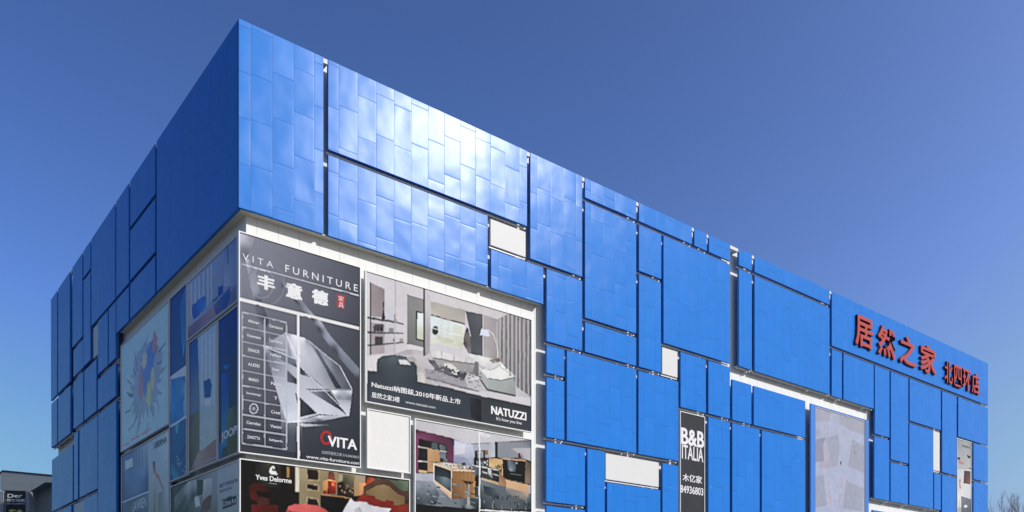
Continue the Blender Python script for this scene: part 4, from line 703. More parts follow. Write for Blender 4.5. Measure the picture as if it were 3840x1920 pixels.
  ([(2.008,1.951),(2.273,2.065),(2.75,2.107),(3.205,2.091),(3.528,1.991),(3.792,1.818),(3.792,1.418),(1.92,1.281),(1.92,1.75)],[(0.517,0.104,0.104),(0.471,0.083,0.083),(0.529,0.099,0.099),(0.471,0.087,0.083),(0.385,0.065,0.062),(0.294,0.044,0.044),(0.217,0.033,0.033),(0.338,0.056,0.056),(0.416,0.076,0.072)]),
  ([(1.928,1.789),(2.751,1.731),(2.748,1.681),(1.924,1.74)],(0.217,0.027,0.027)),
  ([(1.201,3.222),(1.23,3.356),(1.287,3.457),(1.366,3.497),(1.429,3.455),(1.435,3.379),(1.372,3.383),(1.349,3.413),(1.309,3.348),(1.321,3.279),(1.464,3.306),(1.55,3.167),(1.287,3.138)],(0.592,0.605,0.618)),
  ],texts=[
  ('Yves Delorme',0.646,2.879,1.48,0.194,(0.632,0.646,0.659),0.02,0.0),
  ('PARIS',1.201,2.767,0.314,0.046,(0.385,0.396,0.406),0.0,0.0),
  ]),
 'slate': dict(side='R',step=0.15,soft=0.5,pw=1.25,box=(26.024,28.297,4.2,13.738),base=(0.037,0.041,0.05),polys=[
  ],texts=[
  ('B&B',0.141,7.657,2.06,0.94,(0.659,0.673,0.717),0.022,0.0),
  ('ITALIA',0.194,6.815,1.951,0.808,(0.632,0.646,0.688),0.012,0.0),
  ('木亿家',0.257,5.512,1.758,0.445,(0.632,0.646,0.688),0.014,0.0),
  ('84936803',0.052,4.822,2.093,0.438,(0.632,0.646,0.688),0.014,0.0),
  ]),
 'faded': dict(side='R',step=0.06,soft=1.0,pw=1.25,box=(40.255,46.945,4.2,16.3),base=[(0.32,0.366,0.505),(0.311,0.366,0.505),(0.328,0.356,0.471),(0.32,0.338,0.448)],polys=[
  ([(0.03,12.039),(2.134,12.07),(2.02,11.414),(0.03,11.024)],(0.298,0.302,0.385)),
  ([(3.169,11.988),(6.605,12.07),(6.605,11.048),(5.068,11.085),(3.169,11.371)],(0.289,0.302,0.366)),
  ([(0.075,10.465),(0.733,10.589),(0.788,10.176),(0.129,9.965)],(0.289,0.302,0.376)),
  ([(0.108,9.872),(1.4,10.14),(1.065,9.55),(1.21,8.481),(0.03,8.249)],(0.227,0.238,0.315)),
  ([(1.4,10.14),(3.053,10.54),(3.227,9.588),(2.937,8.35),(2.191,8.202),(1.681,9.145)],(0.273,0.294,0.376)),
  ([(1.065,9.55),(1.624,9.867),(2.134,8.317),(1.232,8.544)],(0.338,0.333,0.421)),
  ([(4.887,10.494),(6.605,10.28),(6.543,8.226),(4.407,8.489)],(0.273,0.294,0.376)),
  ([(0.075,7.3),(1.121,7.504),(1.546,5.457),(0.03,5.116)],(0.269,0.289,0.371)),
  ([(4.109,7.457),(5.8,7.191),(6.543,7.138),(6.294,5.359),(3.637,5.422)],(0.273,0.294,0.376)),
  ([(0.622,8.29),(2.02,8.578),(2.134,8.164),(0.622,7.87)],(0.311,0.306,0.396)),
  ([(1.781,7.144),(1.871,6.752),(1.784,6.731),(1.693,7.124)],(0.471,0.217,0.217)),
  ([(1.905,6.499),(2.109,5.573),(2.022,5.554),(1.817,6.479)],(0.471,0.217,0.217)),
  ([(3.645,7.61),(3.446,6.741),(3.359,6.761),(3.558,7.631)],(0.471,0.217,0.217)),
  ([(3.353,6.53),(3.19,5.546),(3.102,5.56),(3.265,6.545)],(0.471,0.217,0.217)),
  ([(1.681,7.621),(1.681,7.463),(1.591,7.463),(1.591,7.621)],(0.471,0.217,0.217)),
  ([(3.332,8.736),(3.473,8.722),(3.449,8.471),(3.332,8.501)],(0.05,0.065,0.104)),
  ([(5.238,10.476),(5.275,9.471),(5.225,9.47),(5.188,10.474)],(0.127,0.117,0.148)),
  ],texts=[
  ]),
 'fashion': dict(side='R',step=0.035,soft=1.0,pw=1.25,box=(62.292,65.163,4.2,17.138),base=(0.32,0.338,0.356),polys=[
  ([(0.03,12.908),(2.842,12.908),(2.842,10.589),(0.058,10.321)],[(0.253,0.277,0.294),(0.277,0.302,0.32),(0.385,0.401,0.416),(0.356,0.371,0.385)]),
  ([(0.058,10.321),(2.842,10.562),(2.842,7.982),(2.445,7.969),(0.964,8.074),(0.058,7.725)],[(0.471,0.482,0.517),(0.517,0.529,0.566),(0.471,0.482,0.529),(0.517,0.529,0.566),(0.554,0.566,0.605),(0.471,0.482,0.517)]),
  ([(1.454,10.346),(2.72,10.397),(2.67,9.264),(1.331,9.223)],[(0.056,0.047,0.053),(0.083,0.056,0.059),(0.184,0.083,0.079),(0.104,0.05,0.05)]),
  ([(0.904,8.069),(2.842,7.971),(2.842,6.245),(0.843,6.089)],[(0.154,0.177,0.21),(0.127,0.148,0.177),(0.076,0.091,0.113),(0.091,0.108,0.132)]),
  ([(2.108,7.291),(2.042,7.203),(1.868,7.138),(1.655,7.12),(1.482,7.156),(1.417,7.232),(1.482,7.32),(1.655,7.385),(1.868,7.404),(2.042,7.368)],(0.566,0.579,0.618)),
  ([(0.178,8.266),(0.843,8.276),(0.818,7.101),(0.6,7.055),(0.54,7.875),(0.419,7.04),(0.178,7.046)],[(0.592,0.592,0.566),(0.592,0.592,0.566),(0.592,0.592,0.566),(0.592,0.592,0.566),(0.592,0.592,0.566),(0.592,0.592,0.566),(0.592,0.592,0.566)]),
  ([(0.576,9.502),(0.746,9.493),(0.721,9.117),(0.843,8.73),(0.54,8.673),(0.479,9.146)],[(0.027,0.018,0.015),(0.027,0.018,0.015),(0.385,0.253,0.184),(0.294,0.127,0.104),(0.437,0.294,0.217),(0.385,0.253,0.184)]),
  ([(0.058,11.301),(0.6,11.367),(0.697,11.193),(0.178,11.104)],(0.065,0.023,0.025)),
  ([(1.947,11.775),(2.695,11.706),(2.632,11.536),(2.195,11.536)],(0.059,0.02,0.023)),
  ([(2.382,10.694),(2.821,10.663),(2.796,10.579),(2.382,10.586)],(0.076,0.027,0.028)),
  ],texts=[
  ('ESPRIT',1.086,12.352,1.672,0.171,(0.076,0.087,0.099),0.01,0.0),
  ('Re',0.479,10.847,0.852,0.239,(0.471,0.104,0.108),0.015,0.0),
  ]),
 'burst': dict(side='L',step=0.035,soft=1.0,pw=1.25,box=(-17.3,-8.868,10.75,16.543),base=(0.616,0.825,0.85),polys=[
  ([(8.198,2.809),(6.797,2.562),(7.335,2.264),(6.054,2.313),(7.523,1.574),(6.234,1.83),(6.372,1.427),(5.793,1.526),(6.086,0.63),(5.166,1.441),(5.004,0.831),(4.583,1.626),(4.195,0.955),(4.018,1.447),(3.059,0.509),(3.398,1.479),(2.603,1.172),(2.807,1.658),(2.207,1.647),(2.578,2.052),(1.702,2.07),(2.92,2.497),(1.545,2.609),(2.236,2.847),(1.638,3.168),(3.052,3.104),(1.698,3.806),(3.1,3.482),(2.279,4.341),(3.426,3.823),(3.067,4.79),(3.907,4.16),(4.143,4.654),(4.583,4.078),(4.976,4.467),(5.094,3.834),(5.701,4.308),(5.812,3.967),(6.518,4.194),(6.199,3.649),(7.58,4.029),(6.291,3.253),(7.223,3.278),(6.333,2.915)],(0.427,0.477,0.578)),
  ([(7.25,3.063),(6.512,2.448),(6.611,1.68),(5.753,1.429),(4.495,1.431),(3.559,1.566),(2.1,2.661),(2.756,2.911),(2.256,3.717),(2.623,4.47),(3.608,4.682),(4.587,4.9),(5.493,4.225),(6.383,4.308),(7.539,3.492)],(0.455,0.536,0.666)),
  ([(6.037,3.24),(5.44,2.833),(5.568,2.226),(4.991,2.336),(4.455,2.142),(3.939,2.596),(3.372,2.774),(3.695,3.15),(3.689,3.599),(3.838,4.057),(4.059,4.569),(4.438,4.306),(5.016,4.459),(5.265,4.389),(5.346,3.814)],(0.189,0.325,0.666)),
  ([(6.206,3.892),(6.108,3.561),(5.909,3.347),(5.673,3.093),(5.414,3.395),(5.112,3.43),(5.106,3.599),(4.746,3.866),(4.825,4.106),(5.061,4.335),(5.162,4.691),(5.435,4.574),(5.761,4.654),(6.017,4.506),(6.106,4.148)],(0.159,0.304,0.729)),
  ([(4.081,2.892),(4.207,2.425),(4.11,2.218),(3.868,1.836),(3.69,2.089),(3.489,2.102),(3.326,2.501),(3.269,2.762),(3.302,3.049),(3.391,3.447),(3.509,3.502),(3.679,3.839),(3.853,3.598),(4.023,3.592),(4.032,3.282)],(0.652,0.325,0.363)),
  ([(6.517,4.296),(6.522,4.022),(6.4,3.891),(6.298,3.684),(6.117,3.875),(6.001,3.755),(5.81,4.019),(5.753,4.215),(5.69,4.445),(5.876,4.625),(5.87,4.889),(6.118,4.991),(6.313,4.77),(6.539,4.574),(6.664,4.427)],(0.69,0.304,0.344)),
  ([(5.554,2.031),(5.549,1.841),(5.425,1.49),(5.227,1.4),(5.104,1.344),(4.888,1.685),(4.84,1.688),(4.646,1.92),(4.862,2.139),(4.839,2.485),(4.91,2.617),(5.088,2.784),(5.286,2.673),(5.362,2.57),(5.538,2.342)],(0.85,0.825,0.344)),
  ([(6.003,2.701),(6.009,2.483),(5.952,2.359),(5.868,2.139),(5.748,2.234),(5.624,2.301),(5.492,2.407),(5.427,2.627),(5.511,2.856),(5.539,3.061),(5.598,3.14),(5.738,3.317),(5.851,3.229),(5.939,3.186),(6.024,2.942)],(0.85,0.825,0.363)),
  ([(4.835,3.923),(4.805,3.772),(4.678,3.583),(4.521,3.566),(4.3,3.474),(4.143,3.636),(3.954,3.757),(3.811,3.93),(3.976,4.068),(3.959,4.317),(4.062,4.346),(4.302,4.429),(4.488,4.38),(4.631,4.33),(4.851,4.115)],(0.812,0.707,0.607)),
  ([(4.537,4.679),(4.997,5.113),(5.045,5.062),(4.585,4.628)],(0.145,0.165,0.255)),
  ([(6.508,3.271),(7.294,3.234),(7.291,3.164),(6.504,3.201)],(0.145,0.165,0.255)),
  ([(2.414,2.555),(1.442,2.744),(1.455,2.813),(2.427,2.623)],(0.145,0.165,0.255)),
  ([(2.879,3.468),(2.314,3.981),(2.361,4.032),(2.926,3.52)],(0.145,0.165,0.255)),
  ([(2.428,1.053),(1.483,0.911),(1.473,0.98),(2.417,1.123)],(0.145,0.165,0.255)),
  ([(1.971,2.69),(1.088,2.958),(1.108,3.025),(1.991,2.757)],(0.145,0.165,0.255)),
  ([(3.224,1.353),(2.313,1.026),(2.289,1.092),(3.2,1.419)],(0.145,0.165,0.255)),
  ([(2.012,3.204),(1.151,3.653),(1.184,3.715),(2.044,3.266)],(0.145,0.165,0.255)),
  ([(1.977,1.926),(0.756,1.944),(0.757,2.014),(1.978,1.996)],(0.145,0.165,0.255)),
  ([(6.474,1.573),(6.804,1.06),(6.745,1.023),(6.415,1.535)],(0.145,0.165,0.255)),
  ([(5.771,3.799),(6.634,4.113),(6.658,4.047),(5.795,3.733)],(0.145,0.165,0.255)),
  ([(3.763,0.967),(2.918,0.378),(2.877,0.435),(3.723,1.024)],(0.145,0.165,0.255)),
  ([(2.953,4.036),(2.568,4.785),(2.63,4.817),(3.016,4.068)],(0.145,0.165,0.255)),
  ([(5.085,0.694),(4.74,0.134),(4.68,0.171),(5.026,0.73)],(0.145,0.165,0.255)),
  ([(3.147,3.64),(2.882,4.085),(2.942,4.121),(3.207,3.676)],(0.145,0.165,0.255)),
  ([(5.98,1.386),(6.09,0.888),(6.021,0.873),(5.912,1.371)],(0.145,0.165,0.255)),
  ([(5.125,4.015),(5.773,4.528),(5.816,4.474),(5.169,3.96)],(0.145,0.165,0.255)),
  ([(6.735,3.812),(7.894,3.967),(7.903,3.897),(6.745,3.742)],(0.145,0.165,0.255)),
  ([(0.287,0.354),(1.621,0.307),(1.617,0.187),(0.283,0.234)],(0.85,0.396,0.428)),
  ([(1.88,0.405),(3.632,0.356),(3.628,0.236),(1.877,0.285)],(0.85,0.396,0.428)),
  ([(3.871,0.368),(5.503,0.375),(5.504,0.255),(3.872,0.248)],(0.85,0.396,0.428)),
  ],texts=[
  ]),
 'bluecol': dict(side='L',step=0.035,soft=1.0,pw=1.25,box=(-8.768,-6.284,8.009,16.543),base=[(0.011,0.095,0.271),(0.02,0.194,0.428),(0.011,0.062,0.306),(0.009,0.055,0.288)],polys=[
  ([(1.426,7.825),(2.265,8.431),(2.429,6.575),(1.933,5.37),(1.681,6.24)],[(0.017,0.165,0.499),(0.024,0.245,0.636),(0.02,0.194,0.474),(0.071,0.568,0.85),(0.024,0.245,0.578)]),
  ([(0.1,4.869),(2.454,4.88),(2.454,2.603),(0.1,2.571)],[(0.85,0.85,0.85),(0.85,0.85,0.85),(0.281,0.568,0.796),(0.071,0.283,0.636)]),
  ([(0.187,4.768),(2.185,4.474),(2.345,3.975),(1.944,3.285),(2.025,2.674),(0.531,2.584),(0.187,3.265)],[(0.024,0.245,0.636),(0.017,0.165,0.499),(0.281,0.707,0.85),(0.024,0.21,0.607),(0.037,0.263,0.666),(0.024,0.179,0.525),(0.037,0.348,0.796)]),
  ([(0.1,2.582),(2.454,2.629),(2.454,0.03),(0.1,0.03)],[(0.017,0.139,0.344),(0.024,0.151,0.363),(0.011,0.086,0.306),(0.011,0.105,0.288)]),
  ([(0.787,2.511),(1.29,2.525),(1.207,2.119),(0.871,2.125)],(0.145,0.449,0.636)),
  ([(1.537,1.121),(2.454,1.585),(2.454,1.375),(1.701,0.835)],(0.011,0.049,0.24)),
  ([(0.187,0.955),(1.372,0.098),(0.702,0.03),(0.1,0.376)],(0.024,0.263,0.428)),
  ([(0.1,4.919),(2.454,4.915),(2.454,4.815),(0.1,4.819)],(0.85,0.85,0.85)),
  ([(0.099,2.632),(2.454,2.674),(2.454,2.574),(0.101,2.532)],(0.85,0.85,0.85)),
  ([(2.092,0.162),(2.204,0.167),(2.188,0.107)],(0.85,0.85,0.85)),
  ([(0.932,0.898),(1.049,0.901),(1.032,0.84)],(0.85,0.85,0.85)),
  ([(1.322,0.719),(1.437,0.723),(1.421,0.662)],(0.85,0.85,0.85)),
  ([(1.954,0.28),(2.066,0.285),(2.05,0.225)],(0.85,0.85,0.85)),
  ([(1.179,0.892),(1.296,0.896),(1.279,0.835)],(0.85,0.85,0.85)),
  ([(0.977,0.789),(1.095,0.793),(1.078,0.732)],(0.85,0.85,0.85)),
  ([(2.09,0.439),(2.202,0.444),(2.186,0.384)],(0.85,0.85,0.85)),
  ([(1.078,0.958),(1.195,0.962),(1.178,0.901)],(0.85,0.85,0.85)),
  ([(2.331,0.319),(2.442,0.324),(2.426,0.265)],(0.85,0.85,0.85)),
  ([(1.731,0.344),(1.844,0.349),(1.828,0.289)],(0.85,0.85,0.85)),
  ([(1.129,0.73),(1.246,0.734),(1.229,0.673)],(0.85,0.85,0.85)),
  ([(1.381,0.613),(1.497,0.617),(1.48,0.557)],(0.85,0.85,0.85)),
  ([(1.573,0.692),(1.687,0.696),(1.671,0.636)],(0.85,0.85,0.85)),
  ([(2.197,0.235),(2.309,0.24),(2.293,0.181)],(0.85,0.85,0.85)),
  ([(2.319,0.137),(2.43,0.142),(2.414,0.083)],(0.85,0.85,0.85)),
  ([(2.287,0.133),(2.398,0.138),(2.382,0.078)],(0.85,0.85,0.85)),
  ([(0.959,1.071),(1.076,1.074),(1.059,1.013)],(0.85,0.85,0.85)),
  ([(2.333,0.104),(2.444,0.109),(2.429,0.05)],(0.85,0.85,0.85)),
  ],texts=[
  ]),
 'sofa': dict(side='L',step=0.035,soft=1.0,pw=1.25,box=(-6.193,-0.247,13.92,16.494),base=[(0.455,0.506,0.578),(0.242,0.263,0.428),(0.303,0.396,0.636),(0.455,0.568,0.762)],polys=[
  ([(0.471,2.396),(0.471,1.033),(0.371,1.033),(0.371,2.396)],(0.85,0.85,0.85)),
  ([(1.024,2.395),(1.024,0.984),(0.924,0.984),(0.924,2.395)],(0.85,0.85,0.85)),
  ([(1.519,2.394),(1.519,0.941),(1.419,0.941),(1.419,2.394)],(0.85,0.85,0.85)),
  ([(2.062,2.393),(2.062,0.893),(1.962,0.893),(1.962,2.393)],(0.85,0.85,0.85)),
  ([(2.608,2.392),(2.608,0.845),(2.508,0.845),(2.508,2.392)],(0.85,0.85,0.85)),
  ([(2.998,2.391),(2.998,0.811),(2.898,0.811),(2.898,2.391)],(0.85,0.85,0.85)),
  ([(4.441,2.544),(5.863,2.544),(5.863,0.689),(4.441,1.039)],[(0.261,0.371,0.607),(0.223,0.325,0.551),(0.281,0.348,0.525),(0.455,0.536,0.697)]),
  ([(0.051,0.609),(3.062,0.578),(5.916,0.658),(5.916,0.03),(0.051,0.03)],[(0.325,0.21,0.306),(0.455,0.283,0.363),(0.206,0.21,0.363),(0.145,0.139,0.271),(0.159,0.105,0.225)]),
  ([(0.581,1.405),(2.042,1.381),(2.338,1.242),(2.309,0.797),(0.818,0.712),(0.533,1.053)],[(0.032,0.151,0.607),(0.043,0.194,0.697),(0.071,0.245,0.796),(0.089,0.325,0.85),(0.037,0.115,0.474),(0.032,0.127,0.525)]),
  ([(3.204,0.635),(5.099,0.834),(5.073,0.417),(4.707,0.099),(3.485,0.161)],[(0.189,0.21,0.428),(0.024,0.151,0.525),(0.017,0.095,0.384),(0.032,0.105,0.363),(0.098,0.105,0.271)]),
  ([(3.762,1.202),(4.307,1.153),(4.334,0.784),(3.762,0.812)],(0.014,0.086,0.384)),
  ([(4.889,2.544),(4.889,1.794),(4.789,1.794),(4.789,2.544)],(0.089,0.151,0.306)),
  ([(2.919,0.868),(3.762,0.861),(3.762,0.739),(3.062,0.776)],(0.071,0.139,0.344)),
  ],texts=[
  ]),
 'curtain': dict(side='L',step=0.035,soft=1.0,pw=1.25,box=(-6.049,-2.492,8.064,13.797),base=[(0.548,0.601,0.525),(0.69,0.707,0.578),(0.548,0.707,0.85),(0.515,0.635,0.796)],polys=[
  ([(0.03,5.704),(1.14,5.704),(1.379,2.934),(1.379,0.658),(0.03,0.03)],[(0.011,0.086,0.363),(0.02,0.127,0.451),(0.189,0.263,0.384),(0.159,0.151,0.1),(0.133,0.127,0.084)]),
  ([(0.03,2.517),(1.379,2.479),(1.379,0.03),(0.03,0.03)],[(0.133,0.127,0.118),(0.242,0.21,0.118),(0.281,0.21,0.137),(0.071,0.062,0.047)]),
  ([(1.14,0.695),(3.527,0.972),(3.527,0.03),(0.03,0.03)],[(0.548,0.348,0.288),(0.515,0.263,0.24),(0.349,0.179,0.184),(0.189,0.139,0.127)]),
  ([(1.718,5.704),(1.718,2.652),(1.578,2.652),(1.578,5.704)],(0.85,0.85,0.85)),
  ([(2.215,5.574),(2.215,2.553),(2.075,2.553),(2.075,5.574)],(0.85,0.85,0.85)),
  ([(2.733,5.436),(2.733,2.449),(2.593,2.449),(2.593,5.436)],(0.85,0.85,0.85)),
  ([(3.177,5.317),(3.177,2.36),(3.037,2.36),(3.037,5.317)],(0.85,0.85,0.85)),
  ([(1.881,3.619),(2.631,3.629),(2.886,3.285),(2.695,2.774),(1.98,2.9)],(0.02,0.127,0.363)),
  ([(1.881,2.921),(2.822,2.748),(2.791,2.512),(1.98,2.586)],(0.85,0.85,0.85)),
  ],texts=[
  ('GORDIJN',2.209,0.125,1.216,0.112,(0.85,0.85,0.85),0.0,0.0),
  ]),
 'joop': dict(side='L',step=0.035,soft=1.0,pw=1.25,box=(-2.4,-0.192,8.046,13.786),base=[(0.049,0.069,0.047),(0.071,0.077,0.033),(0.007,0.043,0.255),(0.009,0.069,0.344)],polys=[
  ([(0.373,3.445),(1.144,3.36),(1.144,0.52),(0.373,0.46)],[(0.014,0.139,0.578),(0.011,0.077,0.363),(0.089,0.21,0.306),(0.071,0.304,0.525)]),
  ([(0.568,3.725),(0.954,3.725),(1.332,3.589),(0.826,3.525)],[(0.037,0.477,0.85),(0.017,0.165,0.499),(0.011,0.086,0.363),(0.017,0.165,0.525)]),
  ([(1.081,1.906),(2.178,1.944),(2.178,0.03),(0.954,0.03)],[(0.174,0.21,0.127),(0.071,0.095,0.1),(0.098,0.086,0.033),(0.12,0.105,0.037)]),
  ([(0.11,0.737),(0.504,0.625),(0.438,0.17),(0.11,0.03)],[(0.024,0.283,0.636),(0.02,0.165,0.428),(0.017,0.105,0.306),(0.024,0.245,0.551)]),
  ],texts=[
  ('JOOP!',0.373,0.693,1.757,0.42,(0.85,0.85,0.85),0.03,0.0),
  ]),
 'model': dict(side='L',step=0.035,soft=1.0,pw=1.25,box=(-17.206,-8.848,4.2,10.535),base=[(0.189,0.21,0.24),(0.281,0.304,0.288),(0.652,0.825,0.85),(0.455,0.506,0.607)],polys=[
  ([(0.085,6.305),(4.994,6.281),(4.994,3.774),(0.085,3.794)],[(0.159,0.194,0.428),(0.484,0.568,0.697),(0.063,0.095,0.306),(0.049,0.077,0.271)]),
  ([(0.674,5.941),(2.109,5.911),(2.197,5.473),(0.674,5.443)],(0.812,0.85,0.85)),
  ([(0.674,5.443),(4.388,5.275),(4.388,4.051),(0.557,4.086)],[(0.189,0.263,0.525),(0.325,0.422,0.666),(0.098,0.139,0.363),(0.071,0.105,0.306)]),
  ([(2.85,6.259),(2.958,5.314),(2.878,5.305),(2.77,6.25)],(0.12,0.139,0.24)),
  ([(3.386,6.174),(3.492,5.238),(3.412,5.229),(3.306,6.165)],(0.12,0.139,0.24)),
  ([(3.912,6.09),(4.016,5.163),(3.936,5.154),(3.832,6.081)],(0.12,0.139,0.24)),
  ([(4.631,5.975),(4.732,5.061),(4.653,5.052),(4.552,5.966)],(0.12,0.139,0.24)),
  ([(0.085,3.794),(4.994,3.774),(4.994,1.555),(0.085,1.938)],[(0.089,0.139,0.271),(0.133,0.179,0.288),(0.056,0.077,0.148),(0.049,0.069,0.127)]),
  ([(0.085,3.847),(4.994,3.826),(4.994,3.746),(0.085,3.767)],(0.85,0.85,0.85)),
  ([(5.094,6.265),(8.328,6.305),(8.328,1.29),(5.094,1.548)],[(0.616,0.635,0.729),(0.729,0.85,0.85),(0.455,0.506,0.428),(0.349,0.348,0.288)]),
  ([(5.723,5.193),(6.071,5.142),(6.224,4.613),(6.734,4.375),(7.289,3.859),(7.562,3.55),(7.343,3.576),(6.546,4.288),(6.262,4.27),(6.224,3.261),(6.224,2.586),(5.878,2.62),(5.994,4.305),(5.84,4.779)],[(0.024,0.021,0.029),(0.024,0.021,0.029),(0.729,0.245,0.171),(0.652,0.21,0.159),(0.581,0.194,0.148),(0.548,0.21,0.171),(0.548,0.21,0.171),(0.548,0.179,0.137),(0.85,0.325,0.21),(0.652,0.227,0.171),(0.281,0.139,0.118),(0.399,0.165,0.127),(0.85,0.85,0.796),(0.189,0.086,0.077)]),
  ([(6.64,3.494),(8.328,3.664),(8.328,1.29),(6.452,1.442)],[(0.281,0.283,0.24),(0.652,0.707,0.697),(0.399,0.396,0.306),(0.159,0.151,0.118)]),
  ],texts=[
  ('LAWREN',2.153,3.082,2.54,0.516,(0.85,0.85,0.85),0.01,0.0),
  ('LIBERNA',5.975,5.767,1.982,0.294,(0.056,0.069,0.127),0.012,0.0),
  ]),
 'roomdark': dict(side='L',step=0.035,soft=1.0,pw=1.25,box=(-8.627,-0.123,4.2,7.795),base=[(0.189,0.179,0.148),(0.374,0.371,0.324),(0.812,0.784,0.636),(0.242,0.21,0.171)],polys=[
  ([(0.03,3.565),(6.138,3.565),(6.138,0.798),(0.03,1.279)],[(0.037,0.033,0.033),(0.455,0.449,0.428),(0.189,0.165,0.127),(0.024,0.021,0.02)]),
  ([(0.562,3.04),(2.52,3.53),(2.831,3.287),(1.561,2.717),(0.562,2.359)],[(0.281,0.263,0.24),(0.652,0.601,0.525),(0.399,0.371,0.324),(0.189,0.165,0.148),(0.12,0.105,0.092)]),
  ([(2.52,3.53),(3.442,3.51),(4.328,2.755),(3.139,2.644),(2.204,2.194),(1.885,2.422)],[(0.729,0.707,0.636),(0.581,0.568,0.525),(0.455,0.396,0.363),(0.071,0.049,0.042),(0.032,0.024,0.023),(0.189,0.151,0.127)]),
  ([(3.667,3.431),(4.401,3.335),(4.357,2.752),(3.562,2.746)],(0.071,0.037,0.033)),
  ([(4.473,3.325),(5.459,3.292),(5.459,2.622),(4.616,2.282),(4.328,2.706)],[(0.85,0.85,0.762),(0.729,0.707,0.636),(0.548,0.506,0.451),(0.281,0.245,0.21),(0.652,0.601,0.525)]),
  ([(5.112,2.615),(5.459,2.622),(5.321,2.062),(4.901,1.922),(4.037,2.009),(4.328,2.412)],(0.206,0.077,0.063)),
  ([(3.291,2.727),(3.889,2.708),(4.037,2.296),(3.442,2.259)],(0.85,0.85,0.697)),
  ([(6.138,3.565),(8.474,3.565),(8.474,0.611),(6.138,0.798)],[(0.581,0.601,0.607),(0.652,0.635,0.607),(0.484,0.477,0.405),(0.455,0.449,0.405)]),
  ([(6.692,2.267),(8.2,2.254),(8.2,1.886),(6.692,1.881)],(0.014,0.017,0.047)),
  ],texts=[
  ('BETTERSON',6.377,2.758,2.04,0.141,(0.242,0.245,0.271),0.012,0.0),
  ('BERLIN',6.377,2.551,1.307,0.112,(0.242,0.245,0.271),0.008,0.0),
  ('Calma Art',6.744,1.959,1.432,0.209,(0.85,0.85,0.85),0.012,0.0),
  ]),
}
SIGN_MAIN = [('居',45.219,47.758,21.527,23.794),('然',48.458,51.13,21.527,23.794),('之',51.821,54.497,21.527,23.794),('家',55.203,57.964,21.527,23.794)]
SIGN_BRANCH = [('北',59.382,61.061,21.378,23.193),('四',61.147,62.775,21.378,23.193),('环',62.828,64.596,21.378,23.193),('店',64.633,66.383,21.378,23.193)]
HB = 17.433; HB_END = 15.479; HBL_END = 17.901
GAP_OVERHANG = (31.585,48.15,17.397)
END_OVERHANG = (29.762,36.033,13.979)
LOW_OVERHANG = (48.248,59.144,10.714)
RIGHT_END = 68.469; LEFT_END = 36.197; WALL_LEFT_END = 36.121
FADED_FRAME = (39.653,47.427,16.386)

# ------------------------------------------------------------------ node helpers and materials
def new_mat(name):
    m = bpy.data.materials.new(name); m.use_nodes = True
    t = m.node_tree; return m, t, t.nodes['Principled BSDF']
def nd(t, typ, **kw):
    n = t.nodes.new(typ)
    for k, v in kw.items(): setattr(n, k, v)
    return n
def put(t, sock, v):
    if hasattr(v, 'links'): t.links.new(v, sock)
    else: sock.default_value = v
def mth(t, op, a, b=0.0, c=0.0):
    n = nd(t, 'ShaderNodeMath', operation=op)
    for s, v in zip(n.inputs, (a, b, c)): put(t, s, v)
    return n.outputs[0]
def mixc(t, fac, a, b, blend='MIX'):
    n = nd(t, 'ShaderNodeMix', data_type='RGBA', blend_type=blend)
    put(t, n.inputs['Factor'], fac)
    put(t, n.inputs[6], a); put(t, n.inputs[7], b)
    return n.outputs[2]
def noise(t, vec, scale, detail=3.0, rough=0.5):
    n = nd(t, 'ShaderNodeTexNoise'); n.inputs['Scale'].default_value = scale
    n.inputs['Detail'].default_value = detail; n.inputs['Roughness'].default_value = rough
    t.links.new(vec, n.inputs['Vector']); return n.outputs['Fac']
def line_mask(t, f, w):          # 1 near either end of the 0..1 cell coordinate f
    a = mth(t, 'LESS_THAN', f, w); b = mth(t, 'GREATER_THAN', f, 1 - w)
    return mth(t, 'MAXIMUM', a, b)

